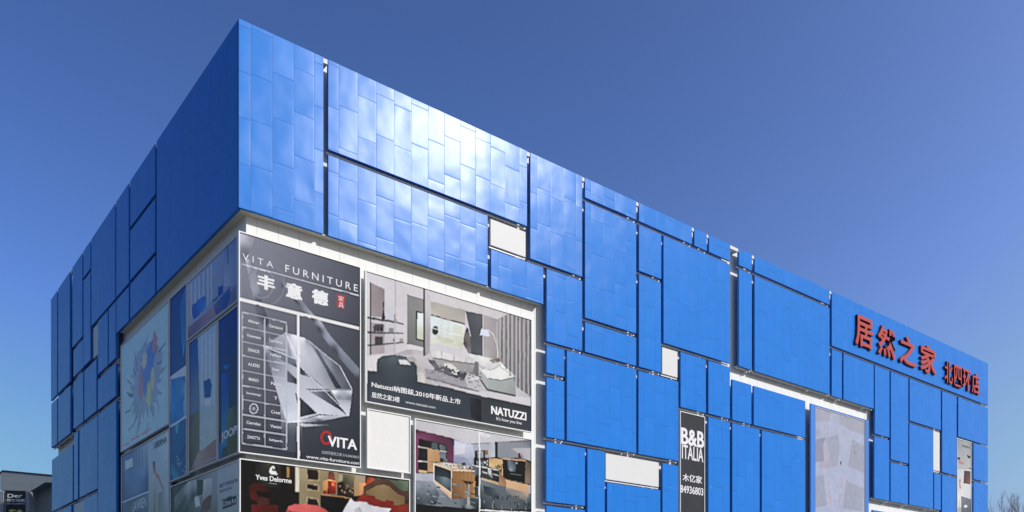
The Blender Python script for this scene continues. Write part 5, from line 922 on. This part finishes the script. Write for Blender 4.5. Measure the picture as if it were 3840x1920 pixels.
def cladding_material():
    m, t, p = new_mat('blue_aluminium_sheet')
    tc = nd(t, 'ShaderNodeTexCoord'); sx = nd(t, 'ShaderNodeSeparateXYZ'); t.links.new(tc.outputs['Object'], sx.inputs[0])
    oi = nd(t, 'ShaderNodeObjectInfo')
    u = mth(t, 'DIVIDE', mth(t, 'SUBTRACT', sx.outputs[0], 0.46), 0.885)
    col = mth(t, 'FLOOR', u); fu = mth(t, 'SUBTRACT', u, col)
    wn = nd(t, 'ShaderNodeTexWhiteNoise', noise_dimensions='1D')
    t.links.new(mth(t, 'ADD', col, mth(t, 'MULTIPLY', oi.outputs['Random'], 371.0)), wn.inputs['W'])
    v = mth(t, 'ADD', mth(t, 'DIVIDE', sx.outputs[2], 1.77), wn.outputs['Value'])
    row = mth(t, 'FLOOR', v); fv = mth(t, 'SUBTRACT', v, row)
    seam = mth(t, 'MAXIMUM', line_mask(t, fu, 0.011), line_mask(t, fv, 0.006))
    cid = nd(t, 'ShaderNodeCombineXYZ'); put(t, cid.inputs[0], col); put(t, cid.inputs[1], row)
    put(t, cid.inputs[2], mth(t, 'MULTIPLY', oi.outputs['Random'], 53.0))
    w3 = nd(t, 'ShaderNodeTexWhiteNoise', noise_dimensions='3D'); t.links.new(cid.outputs[0], w3.inputs['Vector'])
    dirt = noise(t, tc.outputs['Object'], 0.4, 4.0, 0.5)
    streakmap = nd(t, 'ShaderNodeMapping'); streakmap.inputs['Scale'].default_value = (5.0, 5.0, 0.22)
    t.links.new(tc.outputs['Object'], streakmap.inputs[0]); streak = noise(t, streakmap.outputs[0], 1.0, 3.0)
    val = mth(t, 'ADD', 0.98, mth(t, 'MULTIPLY', w3.outputs['Value'], 0.035))
    val = mth(t, 'ADD', val, mth(t, 'MULTIPLY', mth(t, 'SUBTRACT', dirt, 0.5), 0.07))
    val = mth(t, 'ADD', val, mth(t, 'MULTIPLY', mth(t, 'SUBTRACT', streak, 0.5), 0.05))
    val = mth(t, 'MULTIPLY', val, mth(t, 'SUBTRACT', 1.0, mth(t, 'MULTIPLY', seam, 0.30)))
    base = mixc(t, 1.0, (0.017, 0.170, 0.585, 1), val, 'MULTIPLY')
    t.links.new(base, p.inputs['Base Color'])
    rough = mth(t, 'ADD', 0.235, mth(t, 'MULTIPLY', dirt, 0.08)); put(t, p.inputs['Roughness'], rough)
    p.inputs['Specular IOR Level'].default_value = 0.5; p.inputs['IOR'].default_value = 1.19
    bump = nd(t, 'ShaderNodeBump'); bump.inputs['Strength'].default_value = 1.0; bump.inputs['Distance'].default_value = 0.031
    off = nd(t, 'ShaderNodeVectorMath', operation='MULTIPLY_ADD'); t.links.new(w3.outputs['Color'], off.inputs[0])
    off.inputs[1].default_value = (7, 7, 7); t.links.new(tc.outputs['Object'], off.inputs[2])
    t.links.new(noise(t, off.outputs[0], 0.7, 1.4, 0.42), bump.inputs['Height'])
    # each sheet sits a little out of true, bows gently and rolls over at its folded edges
    rc = nd(t, 'ShaderNodeSeparateColor'); t.links.new(w3.outputs['Color'], rc.inputs[0])
    du = mth(t, 'SUBTRACT', mth(t, 'MULTIPLY', fu, 2.0), 1.0); dv = mth(t, 'SUBTRACT', mth(t, 'MULTIPLY', fv, 2.0), 1.0)
    def tilt(rv, d, bow):
        a = mth(t, 'MULTIPLY', mth(t, 'SUBTRACT', rv, 0.5), 0.014)
        b_ = mth(t, 'MULTIPLY', d, bow)
        c_ = mth(t, 'MULTIPLY', mth(t, 'POWER', mth(t, 'ABSOLUTE', d), 30.0), mth(t, 'MULTIPLY', mth(t, 'SIGN', d), 0.075))
        return mth(t, 'ADD', mth(t, 'ADD', a, b_), c_)
    cv = nd(t, 'ShaderNodeCombineXYZ')
    put(t, cv.inputs[0], tilt(rc.outputs[0], du, mth(t, 'MULTIPLY', mth(t, 'SUBTRACT', rc.outputs[2], 0.4), 0.024)))
    put(t, cv.inputs[2], tilt(rc.outputs[1], dv, mth(t, 'MULTIPLY', mth(t, 'SUBTRACT', rc.outputs[0], 0.4), 0.024)))
    vt = nd(t, 'ShaderNodeVectorTransform', vector_type='VECTOR', convert_from='OBJECT', convert_to='WORLD'); t.links.new(cv.outputs[0], vt.inputs[0])
    ad = nd(t, 'ShaderNodeVectorMath', operation='ADD'); t.links.new(bump.outputs[0], ad.inputs[0]); t.links.new(vt.outputs[0], ad.inputs[1])
    nn = nd(t, 'ShaderNodeVectorMath', operation='NORMALIZE'); t.links.new(ad.outputs[0], nn.inputs[0])
    t.links.new(nn.outputs[0], p.inputs['Normal'])
    return m

def plain_material(name, col, rough=0.5, var=0.08, scale=1.5, spec=0.4, metal=0.0, grid=None):
    m, t, p = new_mat(name)
    tc = nd(t, 'ShaderNodeTexCoord')
    n = noise(t, tc.outputs['Object'], scale, 5.0, 0.6)
    val = mth(t, 'ADD', 1 - var, mth(t, 'MULTIPLY', n, var * 2))
    if grid:
        sx = nd(t, 'ShaderNodeSeparateXYZ'); t.links.new(tc.outputs['Object'], sx.inputs[0])
        msk = 0.0
        for ax, pitch in grid:
            f = mth(t, 'FRACT', mth(t, 'DIVIDE', sx.outputs[ax], pitch))
            msk = mth(t, 'MAXIMUM', msk, line_mask(t, f, 0.012 / pitch))
        val = mth(t, 'MULTIPLY', val, mth(t, 'SUBTRACT', 1.0, mth(t, 'MULTIPLY', msk, 0.3)))
    t.links.new(mixc(t, 1.0, (*col, 1), val, 'MULTIPLY'), p.inputs['Base Color'])
    p.inputs['Roughness'].default_value = rough; p.inputs['Metallic'].default_value = metal
    p.inputs['Specular IOR Level'].default_value = spec
    return m

def print_material(name, rough, spec):
    m, t, p = new_mat(name)
    a = nd(t, 'ShaderNodeVertexColor', layer_name='ink')
    tc = nd(t, 'ShaderNodeTexCoord')
    n = noise(t, tc.outputs['Object'], 2.2, 6.0, 0.65)
    n2 = noise(t, tc.outputs['Object'], 9.0, 4.0, 0.7)
    val = mth(t, 'ADD', 0.90, mth(t, 'ADD', mth(t, 'MULTIPLY', n, 0.12), mth(t, 'MULTIPLY', n2, 0.08)))
    t.links.new(mixc(t, 1.0, a.outputs[0], val, 'MULTIPLY'), p.inputs['Base Color'])
    p.inputs['Roughness'].default_value = rough; p.inputs['Specular IOR Level'].default_value = spec
    b = nd(t, 'ShaderNodeBump'); b.inputs['Strength'].default_value = 0.5; b.inputs['Distance'].default_value = 0.02
    t.links.new(noise(t, tc.outputs['Object'], 1.3, 2.0), b.inputs['Height']); t.links.new(b.outputs[0], p.inputs['Normal'])
    return m

M = dict(
    blue=cladding_material(),
    white=plain_material('white_sheet', (0.585, 0.592, 0.60), 0.45, 0.03, 0.6, spec=0.1),
    wall=plain_material('white_wall_paint', (0.69, 0.705, 0.70), 0.6, 0.05, 1.2, spec=0.1, grid=((0, 0.9), (1, 0.9))),
    soffit=plain_material('cream_soffit_paint', (0.62, 0.60, 0.49), 0.6, 0.05, 1.0),
    rail=plain_material('grey_steel', (0.62, 0.63, 0.61), 0.4, 0.08, 3.0),
    frame=plain_material('white_steel_frame', (0.66, 0.67, 0.67), 0.4, 0.05, 2.0, spec=0.1),
    blueframe=plain_material('blue_painted_frame', (0.021, 0.168, 0.57), 0.35, 0.05, 2.0),
    ink=print_material('printed_vinyl', 0.6, 0.05), gloss=print_material('glossy_laminated_print', 0.25, 0.04),
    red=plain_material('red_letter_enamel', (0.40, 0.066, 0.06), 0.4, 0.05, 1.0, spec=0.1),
    shadedred=plain_material('shaded_red_letter_side', (0.16, 0.02, 0.02), 0.5, 0.05, 1.0),  # shade on the letter sides painted in as a darker red
    paving=plain_material('pale_concrete_paving', (0.15, 0.14, 0.115), 0.85, 0.12, 0.2, spec=0.2),
    cladgrey=plain_material('grey_stone_cladding', (0.23, 0.26, 0.28), 0.55, 0.08, 0.8, grid=((2, 0.8), (0, 1.4))),
    dark=plain_material('dark_roof_edge', (0.03, 0.03, 0.04), 0.5, 0.1, 1.0),
    black=plain_material('black_sign_board', (0.008, 0.008, 0.009), 0.4, 0.1, 1.0),
    signwhite=plain_material('white_sign_letter', (0.75, 0.78, 0.8), 0.5, 0.03, 1.0),
    signgold=plain_material('yellow_green_sign_letter', (0.62, 0.62, 0.2), 0.5, 0.03, 1.0),
    bark=plain_material('grey_bark', (0.24, 0.23, 0.23), 0.9, 0.25, 3.0, spec=0.1),
)

# ------------------------------------------------------------------ object helpers
def box(bm, x0, x1, y0, y1, z0, z1, mi=0, bevel=0.0):
    vv = [bm.verts.new(p) for p in ((x0, y0, z0), (x1, y0, z0), (x1, y1, z0), (x0, y1, z0), (x0, y0, z1), (x1, y0, z1), (x1, y1, z1), (x0, y1, z1))]
    fs = [bm.faces.new([vv[i] for i in q]) for q in ((0, 1, 5, 4), (1, 2, 6, 5), (2, 3, 7, 6), (3, 0, 4, 7), (4, 5, 6, 7), (3, 2, 1, 0))]
    for f in fs: f.material_index = mi
    if bevel:
        bmesh.ops.bevel(bm, geom=list({e for f in fs for e in f.edges}), offset=bevel, segments=1, affect='EDGES')
def obj(name, bm, mats, parent=None, loc=(0, 0, 0), rz=0.0):
    me = bpy.data.meshes.new(name); bm.normal_update(); bm.to_mesh(me); bm.free()
    for m in (mats if isinstance(mats, (list, tuple)) else [mats]): me.materials.append(m)
    o = bpy.data.objects.new(name, me); C.objects.link(o)
    o.parent = parent; o.location = loc; o.rotation_euler = (0, 0, rz)
    return o
def tag(o, label, cat, group=None):
    o['label'] = label; o['category'] = cat
    if group: o['group'] = group
    return o
def thing(name, label, cat, loc, rz=0.0, group=None):
    o = bpy.data.objects.new(name, None); C.objects.link(o)
    o.location = loc; o.rotation_euler = (0, 0, rz); o.empty_display_size = 0.5
    return tag(o, label, cat, group)

THETA = R_(38.944); CORNER = Vector((-10.4714, 32.0, 0))
def site(side, x, d, z):        # world point of facade coordinates: x to the right, d into the wall
    a = THETA if side == 'R' else THETA - math.pi / 2
    return CORNER + Vector((math.cos(a) * x - math.sin(a) * d, math.sin(a) * x + math.cos(a) * d, z))
def turn(side): return THETA if side == 'R' else THETA - math.pi / 2

# ------------------------------------------------------------------ ground
bm = bmesh.new(); box(bm, -1500, 1500, -600, 2500, -0.5, 0)
g = obj('ground', bm, M['paving']); g['kind'] = 'structure'

# ------------------------------------------------------------------ the store
store = thing('furniture_store', 'large furniture store clad in bright blue metal panels with recessed white joints', 'building', CORNER, THETA)
DW, DP, TOP = 0.47, 0.13, 24.68           # wall depth, panel depth, height
bm = bmesh.new(); box(bm, DW, RIGHT_END - 0.06, DW, WALL_LEFT_END, 0, TOP + 0.15)
obj('wall', bm, M['wall'], store)
def local(side, x, d, z):
    return (x, d, z) if side == 'R' else (d, -x, z)
def lrot(side): return 0.0 if side == 'R' else -math.pi / 2
rails = []
for side, rows in (('R', RIGHT_PANELS), ('L', LEFT_PANELS)):
    for kind, x0, x1, z0, z1 in rows:
        bm = bmesh.new(); w, h = x1 - x0, z1 - z0
        if kind == 'blue':
            box(bm, 0, w, 0, DP, 0, h, bevel=0.006)
            obj('cladding_panel', bm, M['blue'], store, local(side, x0, 0, z0), lrot(side))
        else:
            box(bm, 0, w, 0, 0.12, 0, h, bevel=0.012)
            o = obj('white_panel', bm, M['white'], store, local(side, x0, 0.085, z0), lrot(side))
            o['label'] = 'plain white infill panel'
        low = z0 < 5
        over = (side == 'R' and abs(z0 - HB) < 0.25 and x1 < HB_END + .5) or (side == 'L' and abs(z0 - HB) < 0.25)
        if not low and not over:
            bm = bmesh.new(); box(bm, -0.02, w + 0.02, 0, 0.05, 0, 0.07)
            obj('rail', bm, M['rail'], store, local(side, x0, 0.15 + rng.uniform(0, .02), z0 - 0.10), lrot(side))
            bm = bmesh.new(); bx = w * rng.uniform(.55, .95); box(bm, bx, bx + 0.05, 0, 0.3, 0, 0.1)
            obj('sunlight_tick', bm, M['frame'], store, local(side, x0, 0.165, z0 - 0.19), lrot(side))  # added white block, imitates a tick of sunlight in the joint
# parapet caps closing the joints at the roof line
for side, rows in (('R', RIGHT_PANELS), ('L', LEFT_PANELS)):
    tops = sorted((r for r in rows if r[4] > TOP - .05), key=lambda r: r[1])
    for a, b in zip(tops, tops[1:]):
        if b[1] - a[2] > 0.02:
            bm = bmesh.new(); box(bm, a[2] + 0.004, b[1] - 0.004, 0, 0.42, 0, 0.19)
            obj('parapet_cap', bm, M['white'], store, local(side, 0, 0.03, TOP - 0.2), lrot(side))
# soffits under the overhanging cladding
def soffit(side, xa, xb, z):
    bm = bmesh.new(); box(bm, xa, xb, DP + 0.004, DW - 0.003, 0, 0.04)
    obj('soffit', bm, M['soffit'], store, local(side, 0, 0, z + 0.015), lrot(side))
soffit('R', DP + 0.004, HB_END, HB)
soffit('L', -HBL_END, -DW + 0.002, HB)
soffit('R', GAP_OVERHANG[0], GAP_OVERHANG[1], GAP_OVERHANG[2])
soffit('R', LOW_OVERHANG[0], LOW_OVERHANG[1], LOW_OVERHANG[2])
soffit('L', -END_OVERHANG[1], -END_OVERHANG[0], END_OVERHANG[2])

# ------------------------------------------------------------------ lettering and printed banners
_fc = {}
def glyphs(txt, off=0.0, extrude=0.0, space=1.0):
    k = (txt, off, extrude, space)
    if k not in _fc:
        cu = bpy.data.curves.new('lettering', 'FONT'); cu.body = txt; cu.size = 1.0; cu.offset = off; cu.extrude = extrude; cu.resolution_u = 3; cu.space_character = space
        o = bpy.data.objects.new('lettering', cu); C.objects.link(o)
        dg = bpy.context.evaluated_depsgraph_get(); me = o.evaluated_get(dg).to_mesh()
        vs_ = [v.co.copy() for v in me.vertices]; fs = [tuple(p.vertices) for p in me.polygons]
        o.evaluated_get(dg).to_mesh_clear(); bpy.data.objects.remove(o); bpy.data.curves.remove(cu)
        xs = [v.x for v in vs_]; ys = [v.y for v in vs_]
        _fc[k] = (vs_, fs, min(xs), max(xs), min(ys), max(ys))
    return _fc[k]
def ink(bm, faces, cols):
    lay = bm.loops.layers.float_color.get('ink') or bm.loops.layers.float_color.new('ink')
    for f, cc in zip(faces, cols):
        for l, c in zip(f.loops, cc): l[lay] = (*c, 1)
def flat_text(bm, txt, x, z, w, h, y, col, off, space=1.0):
    """off thickens the strokes: the outline is laid down several times, each a hair further out"""
    vs_, fs, xa, xb, ya, yb = glyphs(txt, min(off, 0.008), 0.0, space)
    lay = bm.loops.layers.float_color.get('ink') or bm.loops.layers.float_color.new('ink')
    sh = [(0, 0)] if off <= 0.008 else [(-off, -off * .5), (off, -off * .5), (-off, off * .5), (off, off * .5), (0, 0)]
    kx, kz = w / (xb - xa), h / (yb - ya)
    for n, (ox, oz) in enumerate(sh):
        nv = [bm.verts.new((x + (v.x - xa + ox) * kx, y - 0.0006 * n, z + (v.y - ya + oz) * kz)) for v in vs_]
        for f in fs:
            try: q = bm.faces.new([nv[i] for i in f])
            except ValueError: continue
            for l in q.loops: l[lay] = (*col, 1)
def value_noise(rs, ny, nx, cell):
    """smooth random field, about `cell` samples per bump, range -1..1"""
    cy, cx = max(1, ny // cell) + 3, max(1, nx // cell) + 3
    g = rs.uniform(-1, 1, (cy, cx))
    yy = np.linspace(0, cy - 2.001, ny); xx = np.linspace(0, cx - 2.001, nx)
    y0 = yy.astype(int); x0 = xx.astype(int); fy = (yy - y0)[:, None]; fx = (xx - x0)[None, :]
    fy = fy * fy * (3 - 2 * fy); fx = fx * fx * (3 - 2 * fx)
    a = g[y0][:, x0]; b = g[y0][:, x0 + 1]; c = g[y0 + 1][:, x0]; d = g[y0 + 1][:, x0 + 1]
    return (a * (1 - fx) + b * fx) * (1 - fy) + (c * (1 - fx) + d * fx) * fy
def blur(im, k):
    for _ in range(k):
        p = np.pad(im, ((1, 1), (0, 0), (0, 0)), mode='edge'); im = (p[:-2] + 2 * p[1:-1] + p[2:]) / 4
        p = np.pad(im, ((0, 0), (1, 1), (0, 0)), mode='edge'); im = (p[:, :-2] + 2 * p[:, 1:-1] + p[:, 2:]) / 4
    return im
def obj_sheet(name, a, e, w, h, mat, parent):
    rs = np.random.RandomState(len(a['polys']) + 5)
    step = a['step']; nx = int((w - 2 * e) / step) + 2; ny = int((h - 2 * e) / step) + 2
    X, Z = np.meshgrid(np.linspace(e, w - e, nx), np.linspace(e, h - e, ny))
    soft = a['soft']
    # paper never hangs dead flat and pictures have no ruled edges: nudge the lookup a little
    X0 = X + value_noise(rs, ny, nx, 6) * soft * 0.009 + value_noise(rs, ny, nx, 22) * soft * 0.016
    Z0 = Z + value_noise(rs, ny, nx, 6) * soft * 0.009 + value_noise(rs, ny, nx, 22) * soft * 0.016
    b = a['base']; b = np.array(b if isinstance(b, list) else [b] * 4)
    fx = (X / w)[..., None]; fz = (Z / h)[..., None]
    im = (b[0] * (1 - fx) + b[1] * fx) * (1 - fz) + (b[3] * (1 - fx) + b[2] * fx) * fz
    for pts, cols in a['polys']:
        P = np.array(pts); lo = P.min(0) - .08; hi = P.max(0) + .08
        m = (X >= lo[0]) & (X <= hi[0]) & (Z >= lo[1]) & (Z <= hi[1])
        if not m.any(): continue
        px = X0[m]; pz = Z0[m]; inside = np.zeros(px.shape, bool)
        for k in range(len(P)):
            (x1, z1), (x2, z2) = P[k], P[(k + 1) % len(P)]
            if z1 != z2: inside ^= ((z1 > pz) != (z2 > pz)) & (px < (x2 - x1) * (pz - z1) / (z2 - z1) + x1)
        if not inside.any(): continue
        if isinstance(cols, list):
            d2 = (px[inside][:, None] - P[:, 0]) ** 2 + (pz[inside][:, None] - P[:, 1]) ** 2
            wt = 1 / (d2 + 1e-4) ** a['pw']; c = (wt @ np.array(cols)) / wt.sum(1, keepdims=True)
        else: c = np.array(cols)
        sub = im[m]; sub[inside] = c; im[m] = sub
    if soft:
        im = blur(im, 1)
        im = im + 0.7 * (im - blur(im, 4))                          # the slight halo of an enlarged photograph
        tex = 0.05 * value_noise(rs, ny, nx, 2) + 0.04 * value_noise(rs, ny, nx, 7) + 0.03 * value_noise(rs, ny, nx, 30)
        im = im * (1 + soft * tex[..., None])
    im = np.clip(im, 0.003, 0.9)
    me = bpy.data.meshes.new(name); n = nx * ny
    co = np.stack([X, np.full_like(X, 0.01), Z], -1).reshape(-1)
    idx = np.arange(n).reshape(ny, nx)
    q = np.stack([idx[:-1, :-1], idx[:-1, 1:], idx[1:, 1:], idx[1:, :-1]], -1).reshape(-1, 4)
    me.vertices.add(n); me.vertices.foreach_set('co', co.astype(np.float32))
    me.loops.add(q.size); me.loops.foreach_set('vertex_index', q.reshape(-1).astype(np.int32))
    me.polygons.add(len(q)); me.polygons.foreach_set('loop_start', np.arange(0, q.size, 4, dtype=np.int32))
    me.update(calc_edges=True)
    at_ = me.color_attributes.new('ink', 'FLOAT_COLOR', 'POINT')
    at_.data.foreach_set('color', np.concatenate([im.reshape(-1, 3), np.ones((n, 1))], 1).astype(np.float32).reshape(-1))
    me.materials.append(mat); o = bpy.data.objects.new(name, me); C.objects.link(o); o.parent = parent
    return o
def make_banner(key, label, cat='banner', depth=0.06, frame='frame', group='advertising banners hung on the store'):
    a = ART[key]; side = a['side']; x0, x1, z0, z1 = a['box']; w, h = x1 - x0, z1 - z0
    t = thing('advertising_banner', label, cat, site(side, x0, depth, z0), turn(side), group)
    # backing box and the pale edge trim round the print
    bm = bmesh.new(); box(bm, 0.004, w - 0.004, 0.015, 0.12, 0.004, h - 0.004); obj('backing_box', bm, M['frame'], t)
    e = 0.045; bm = bmesh.new()
    box(bm, 0, w, -0.03, 0.012, h - e, h); box(bm, 0, w, -0.03, 0.012, 0, e)
    box(bm, 0, e, -0.03, 0.012, e, h - e); box(bm, w - e, w, -0.03, 0.012, e, h - e)
    obj('edge_trim', bm, M['frame'], t)
    # the print: a finely divided sheet whose points carry the ink colours
    obj_sheet('printed_sheet', a, e, w, h, M['gloss' if side == 'L' else 'ink'], t)
    y = 0.004
    small = bmesh.new(); n = 0
    for txt, x, z, tw, th, col, off, sh in a['texts']:
        if tw < 0.8 or th < 0.2: flat_text(small, txt, x, z, tw, th, y, col, off, 1.0); n += 1
        else:
            bm = bmesh.new(); flat_text(bm, txt, x, z, tw, th, y, col, off, sh or 1.0); obj('lettering', bm, M['gloss' if side == 'L' else 'ink'], t)
    if n: obj('small_print', small, M['ink'], t)
    else: small.free()
    return t
make_banner('crystal', 'dark grey banner with white lettering, a glassy crystal and a column of small logos')
make_banner('living', 'banner showing a pale living room with sofa and floor lamp above a dark text band')
make_banner('blank', 'plain white blank square board under the living room banner', 'board', group='blank boards')
make_banner('kitchen', 'banner showing a modern kitchen with wooden island and purple wall')
make_banner('bedroom', 'dark banner with a white swan logo, red armchair and bed')
make_banner('slate', 'tall narrow slate grey banner with large white serif letters and a phone number')
fb = make_banner('faded', 'faded lilac grey billboard patched with darker squares in a blue frame', 'billboard', group='billboards')
make_banner('fashion', 'narrow pale grey poster strip near the far right end of the store')
make_banner('burst', 'pale shaded banner with a torn burst drawn in its middle')
make_banner('bluecol', 'narrow shaded banner column of dark blue pictures beside the torn burst banner')
make_banner('sofa', 'shaded banner of a grey room with blue chairs, highest at the corner')
make_banner('curtain', 'shaded banner of grey curtains with one dark blue cushion patch')
make_banner('joop', 'dark blue shaded banner with thin cream capitals next to the building corner')
make_banner('model', 'shaded banner of a slim figure beside a dark blue room, under the torn burst banner')
make_banner('roomdark', 'shaded banner with dark furniture shapes and a small navy label box')
# blue outer frame of the billboard
fx0, fx1, fz1 = FADED_FRAME; bx0, bx1, bz0, bz1 = ART['faded']['box']
bm = bmesh.new(); w0, w1, hh = fx0 - bx0, fx1 - bx0, fz1 - bz0
box(bm, w0, -0.003, -0.06, 0.04, 0, hh); box(bm, bx1 - bx0 + 0.003, w1, -0.06, 0.04, 0, hh); box(bm, -0.003, bx1 - bx0 + 0.003, -0.055, 0.04, bz1 - bz0 + 0.003, hh - 0.003)
obj('outer_frame', bm, M['blueframe'], fb)

# ------------------------------------------------------------------ red shop sign
def shop_sign(rows, label, shrink):
    rows = [(c, a + (b - a) * shrink, b - (b - a) * shrink, za, zb) for c, a, b, za, zb in rows]
    x0 = rows[0][1]; z0 = rows[0][3]
    t = thing('shop_sign', label, 'sign', site('R', x0, -0.03, z0), THETA, 'red characters on the blue wall')
    for ch, a, b, za, zb in rows:      # character, left, right, bottom, top
        vs_, fs, xa, xb, ya, yb = glyphs(ch, 0.010, 0.5)
        bm = bmesh.new(); thick = 0.13; bold = 0.014 if zb - za > 2 else 0.008; kx, kz = (b - a) / (xb - xa + 2 * bold), (zb - za) / (yb - ya + 2 * bold)
        zs = [v.z for v in vs_]; mn, mx = min(zs), max(zs)
        for n, (ox, oz) in enumerate(((-1, -.6), (1, -.6), (-1, .6), (1, .6), (0, 0))):
            nv = [bm.verts.new(((v.x - xa + bold + ox * bold) * kx, -(v.z - mn) / (mx - mn) * (thick + .004 * n), (v.y - ya + bold + oz * bold) * kz)) for v in vs_]
            for f in fs:
                try: bm.faces.new([nv[i] for i in f])
                except ValueError: pass
        bm.normal_update()
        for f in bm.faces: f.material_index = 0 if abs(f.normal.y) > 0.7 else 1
        obj('character', bm, [M['red'], M['shadedred']], t, (a - x0, 0, 0))
    return t
shop_sign(SIGN_MAIN, 'four large raised red Chinese characters on the top panel at the far end', 0.0)
shop_sign(SIGN_BRANCH, 'four small raised red Chinese characters right of the large red ones', 0.06)

# ------------------------------------------------------------------ grey entrance block at the left
D = 74.0
def at(x, y): return ((x - 1920) / 3131 * D, (2325.7 - y) / 3131 * D + 1.6)
X0, _ = at(2, 0); XS, ZS = at(113, 1842); XE, ZE = at(230, 1786); _, ZT = at(13, 1767); XA, _ = at(13, 0)
ent = thing('entrance_block', 'low grey stone clad block with a dark roof edge left of the blue store', 'building', (X0, D, 0))
bm = bmesh.new(); box(bm, 0, XS - X0, 0, 5, 0, ZS); box(bm, XS - X0 + .01, XE - X0, 1.2, 5, 0, ZS + 1.0)
obj('wall', bm, M['cladgrey'], ent)
def prism(bm, pts, y0, y1):
    a = [bm.verts.new((x, y0, z)) for x, z in pts]; b = [bm.verts.new((x, y1, z)) for x, z in pts]
    bm.faces.new(a); bm.faces.new(b[::-1]); n = len(pts)
    for i in range(n): bm.faces.new((a[i], b[i], b[(i + 1) % n], a[(i + 1) % n]))
    bmesh.ops.recalc_face_normals(bm, faces=bm.faces)
pr = [(at(*p)[0] - X0, at(*p)[1]) for p in ((2, 1838), (2, 1778), (13, 1768), (230, 1788), (230, 1810), (170, 1809), (115, 1842))]
bm = bmesh.new(); prism(bm, [(x, z) for x, z in pr], -0.06, 4.6); obj('fascia', bm, M['cladgrey'], ent)
bm = bmesh.new(); prism(bm, [(pr[1][0] - .1, pr[1][1] - .05), (pr[2][0], pr[2][1] + .03), (pr[3][0], pr[3][1] + .03), (pr[3][0], pr[3][1] + .10), (pr[2][0] - .02, pr[2][1] + .11), (pr[1][0] - .15, pr[1][1] + .04)], -0.12, 4.7)
obj('roof_edge', bm, M['dark'], ent)
bm = bmesh.new(); box(bm, 0.02, 0.35, -0.18, -0.002, 0, ZS - .02); box(bm, XS - X0 - .3, XS - X0, -0.18, -0.002, 0, ZS - .02); obj('pier', bm, M['cladgrey'], ent)
sx0, sz1 = at(25, 1841); sx1, sz0 = at(100, 1960)
sb = thing('sign_board', 'black sign board with white lettering on the grey entrance block', 'sign', (sx0, D - 0.03, sz0))
bm = bmesh.new(); box(bm, 0, sx1 - sx0, -0.12, 0, 0, sz1 - sz0, bevel=0.01); obj('board', bm, M['black'], sb)
def sign_text(txt, xa, xb, yt, yb, mat, off=0.01):
    bm = bmesh.new(); (a, zb), (b, zt) = at(xa, yb), at(xb, yt)
    flat_text(bm, txt, a - sx0, zb - sz0, b - a, zt - zb, -0.128, (1, 1, 1), off); obj('lettering', bm, mat, sb)
sign_text('Der', 32, 88, 1853, 1867, M['signwhite']); sign_text('德尔地板', 28, 98, 1871, 1883, M['signwhite']); sign_text('DER FLOORING', 28, 97, 1887, 1892, M['signwhite'], 0.0)
sign_text('实木', 38, 90, 1910, 1932, M['signgold'], 0.02)

# ------------------------------------------------------------------ bare trees beyond the far end
def tube(bm, p, q, r0, r1, n=5):
    d = (q - p); L = d.length
    if L < 1e-4: return
    d.normalize(); a = d.orthogonal().normalized(); b = d.cross(a)
    ra = [bm.verts.new(p + (a * math.cos(6.2832 * i / n) + b * math.sin(6.2832 * i / n)) * r0) for i in range(n)]
    rb = [bm.verts.new(q + (a * math.cos(6.2832 * i / n) + b * math.sin(6.2832 * i / n)) * r1) for i in range(n)]
    for i in range(n): bm.faces.new((ra[i], ra[(i + 1) % n], rb[(i + 1) % n], rb[i]))
def bare_tree(x, y, H, seed, label):
    r = random.Random(seed); t = thing('bare_tree', label, 'tree', (x, y, 0), 0, 'bare trees beyond the far end of the store')
    bm = bmesh.new(); prev = Vector((0, 0, -0.1)); n = 10; spine = [prev]
    for i in range(1, n + 1):
        p = Vector((r.uniform(-.1, .1) * i * .3, r.uniform(-.1, .1) * i * .3, H * i / n)); tube(bm, prev, p, 0.15 * (1 - (i - 1) / n) + .008, 0.15 * (1 - i / n) + .008, 7); prev = p; spine.append(p)
    obj('trunk', bm, M['bark'], t)
    bm = bmesh.new()
    def branch(p, d, L, rad, lev):
        q = p; segs = 4
        for s in range(segs):
            d = (d + Vector((r.uniform(-.12, .12), r.uniform(-.12, .12), .10))).normalized()
            e = q + d * (L / segs); tube(bm, q, e, rad * (1 - s / segs) + .004, rad * (1 - (s + 1) / segs) + .004, 4)
            if lev < 2:
                for _ in range(2 if lev == 0 else 1):
                    branch(e, (d + Vector((r.uniform(-.7, .7), r.uniform(-.7, .7), .25))).normalized(), L * r.uniform(.3, .5), rad * .45, lev + 1)
            q = e
    for k in range(15):
        f = r.uniform(.25, .96); i = min(n - 1, int(f * n)); p = spine[i].lerp(spine[i + 1], f * n - i)
        a = r.uniform(0, 6.283); branch(p, Vector((math.cos(a) * .42, math.sin(a) * .42, 1)).normalized(), H * (1.04 - f) * r.uniform(.3, .6), .022 * (1.2 - f), 0)
    obj('crown', bm, M['bark'], t)
for px, py, dd, sd, lab in ((3757, 1846, 86, 3, 'tallest bare tree beside the store wall, its twigs grey against the sky'), (3790, 1856, 90, 7, 'slim bare tree between two taller ones beyond the store'),
                        (3818, 1843, 88, 9, 'tall bare tree at the right edge of the view'), (3716, 1890, 92, 12, 'shortest bare tree, half hidden just past the store end'), (3846, 1866, 91, 15, 'bare tree cut by the right edge of the view')):
    bare_tree((px - 1920) / 3131 * dd, dd, (2325.7 - py) / 3131 * dd + 1.6, sd, lab)
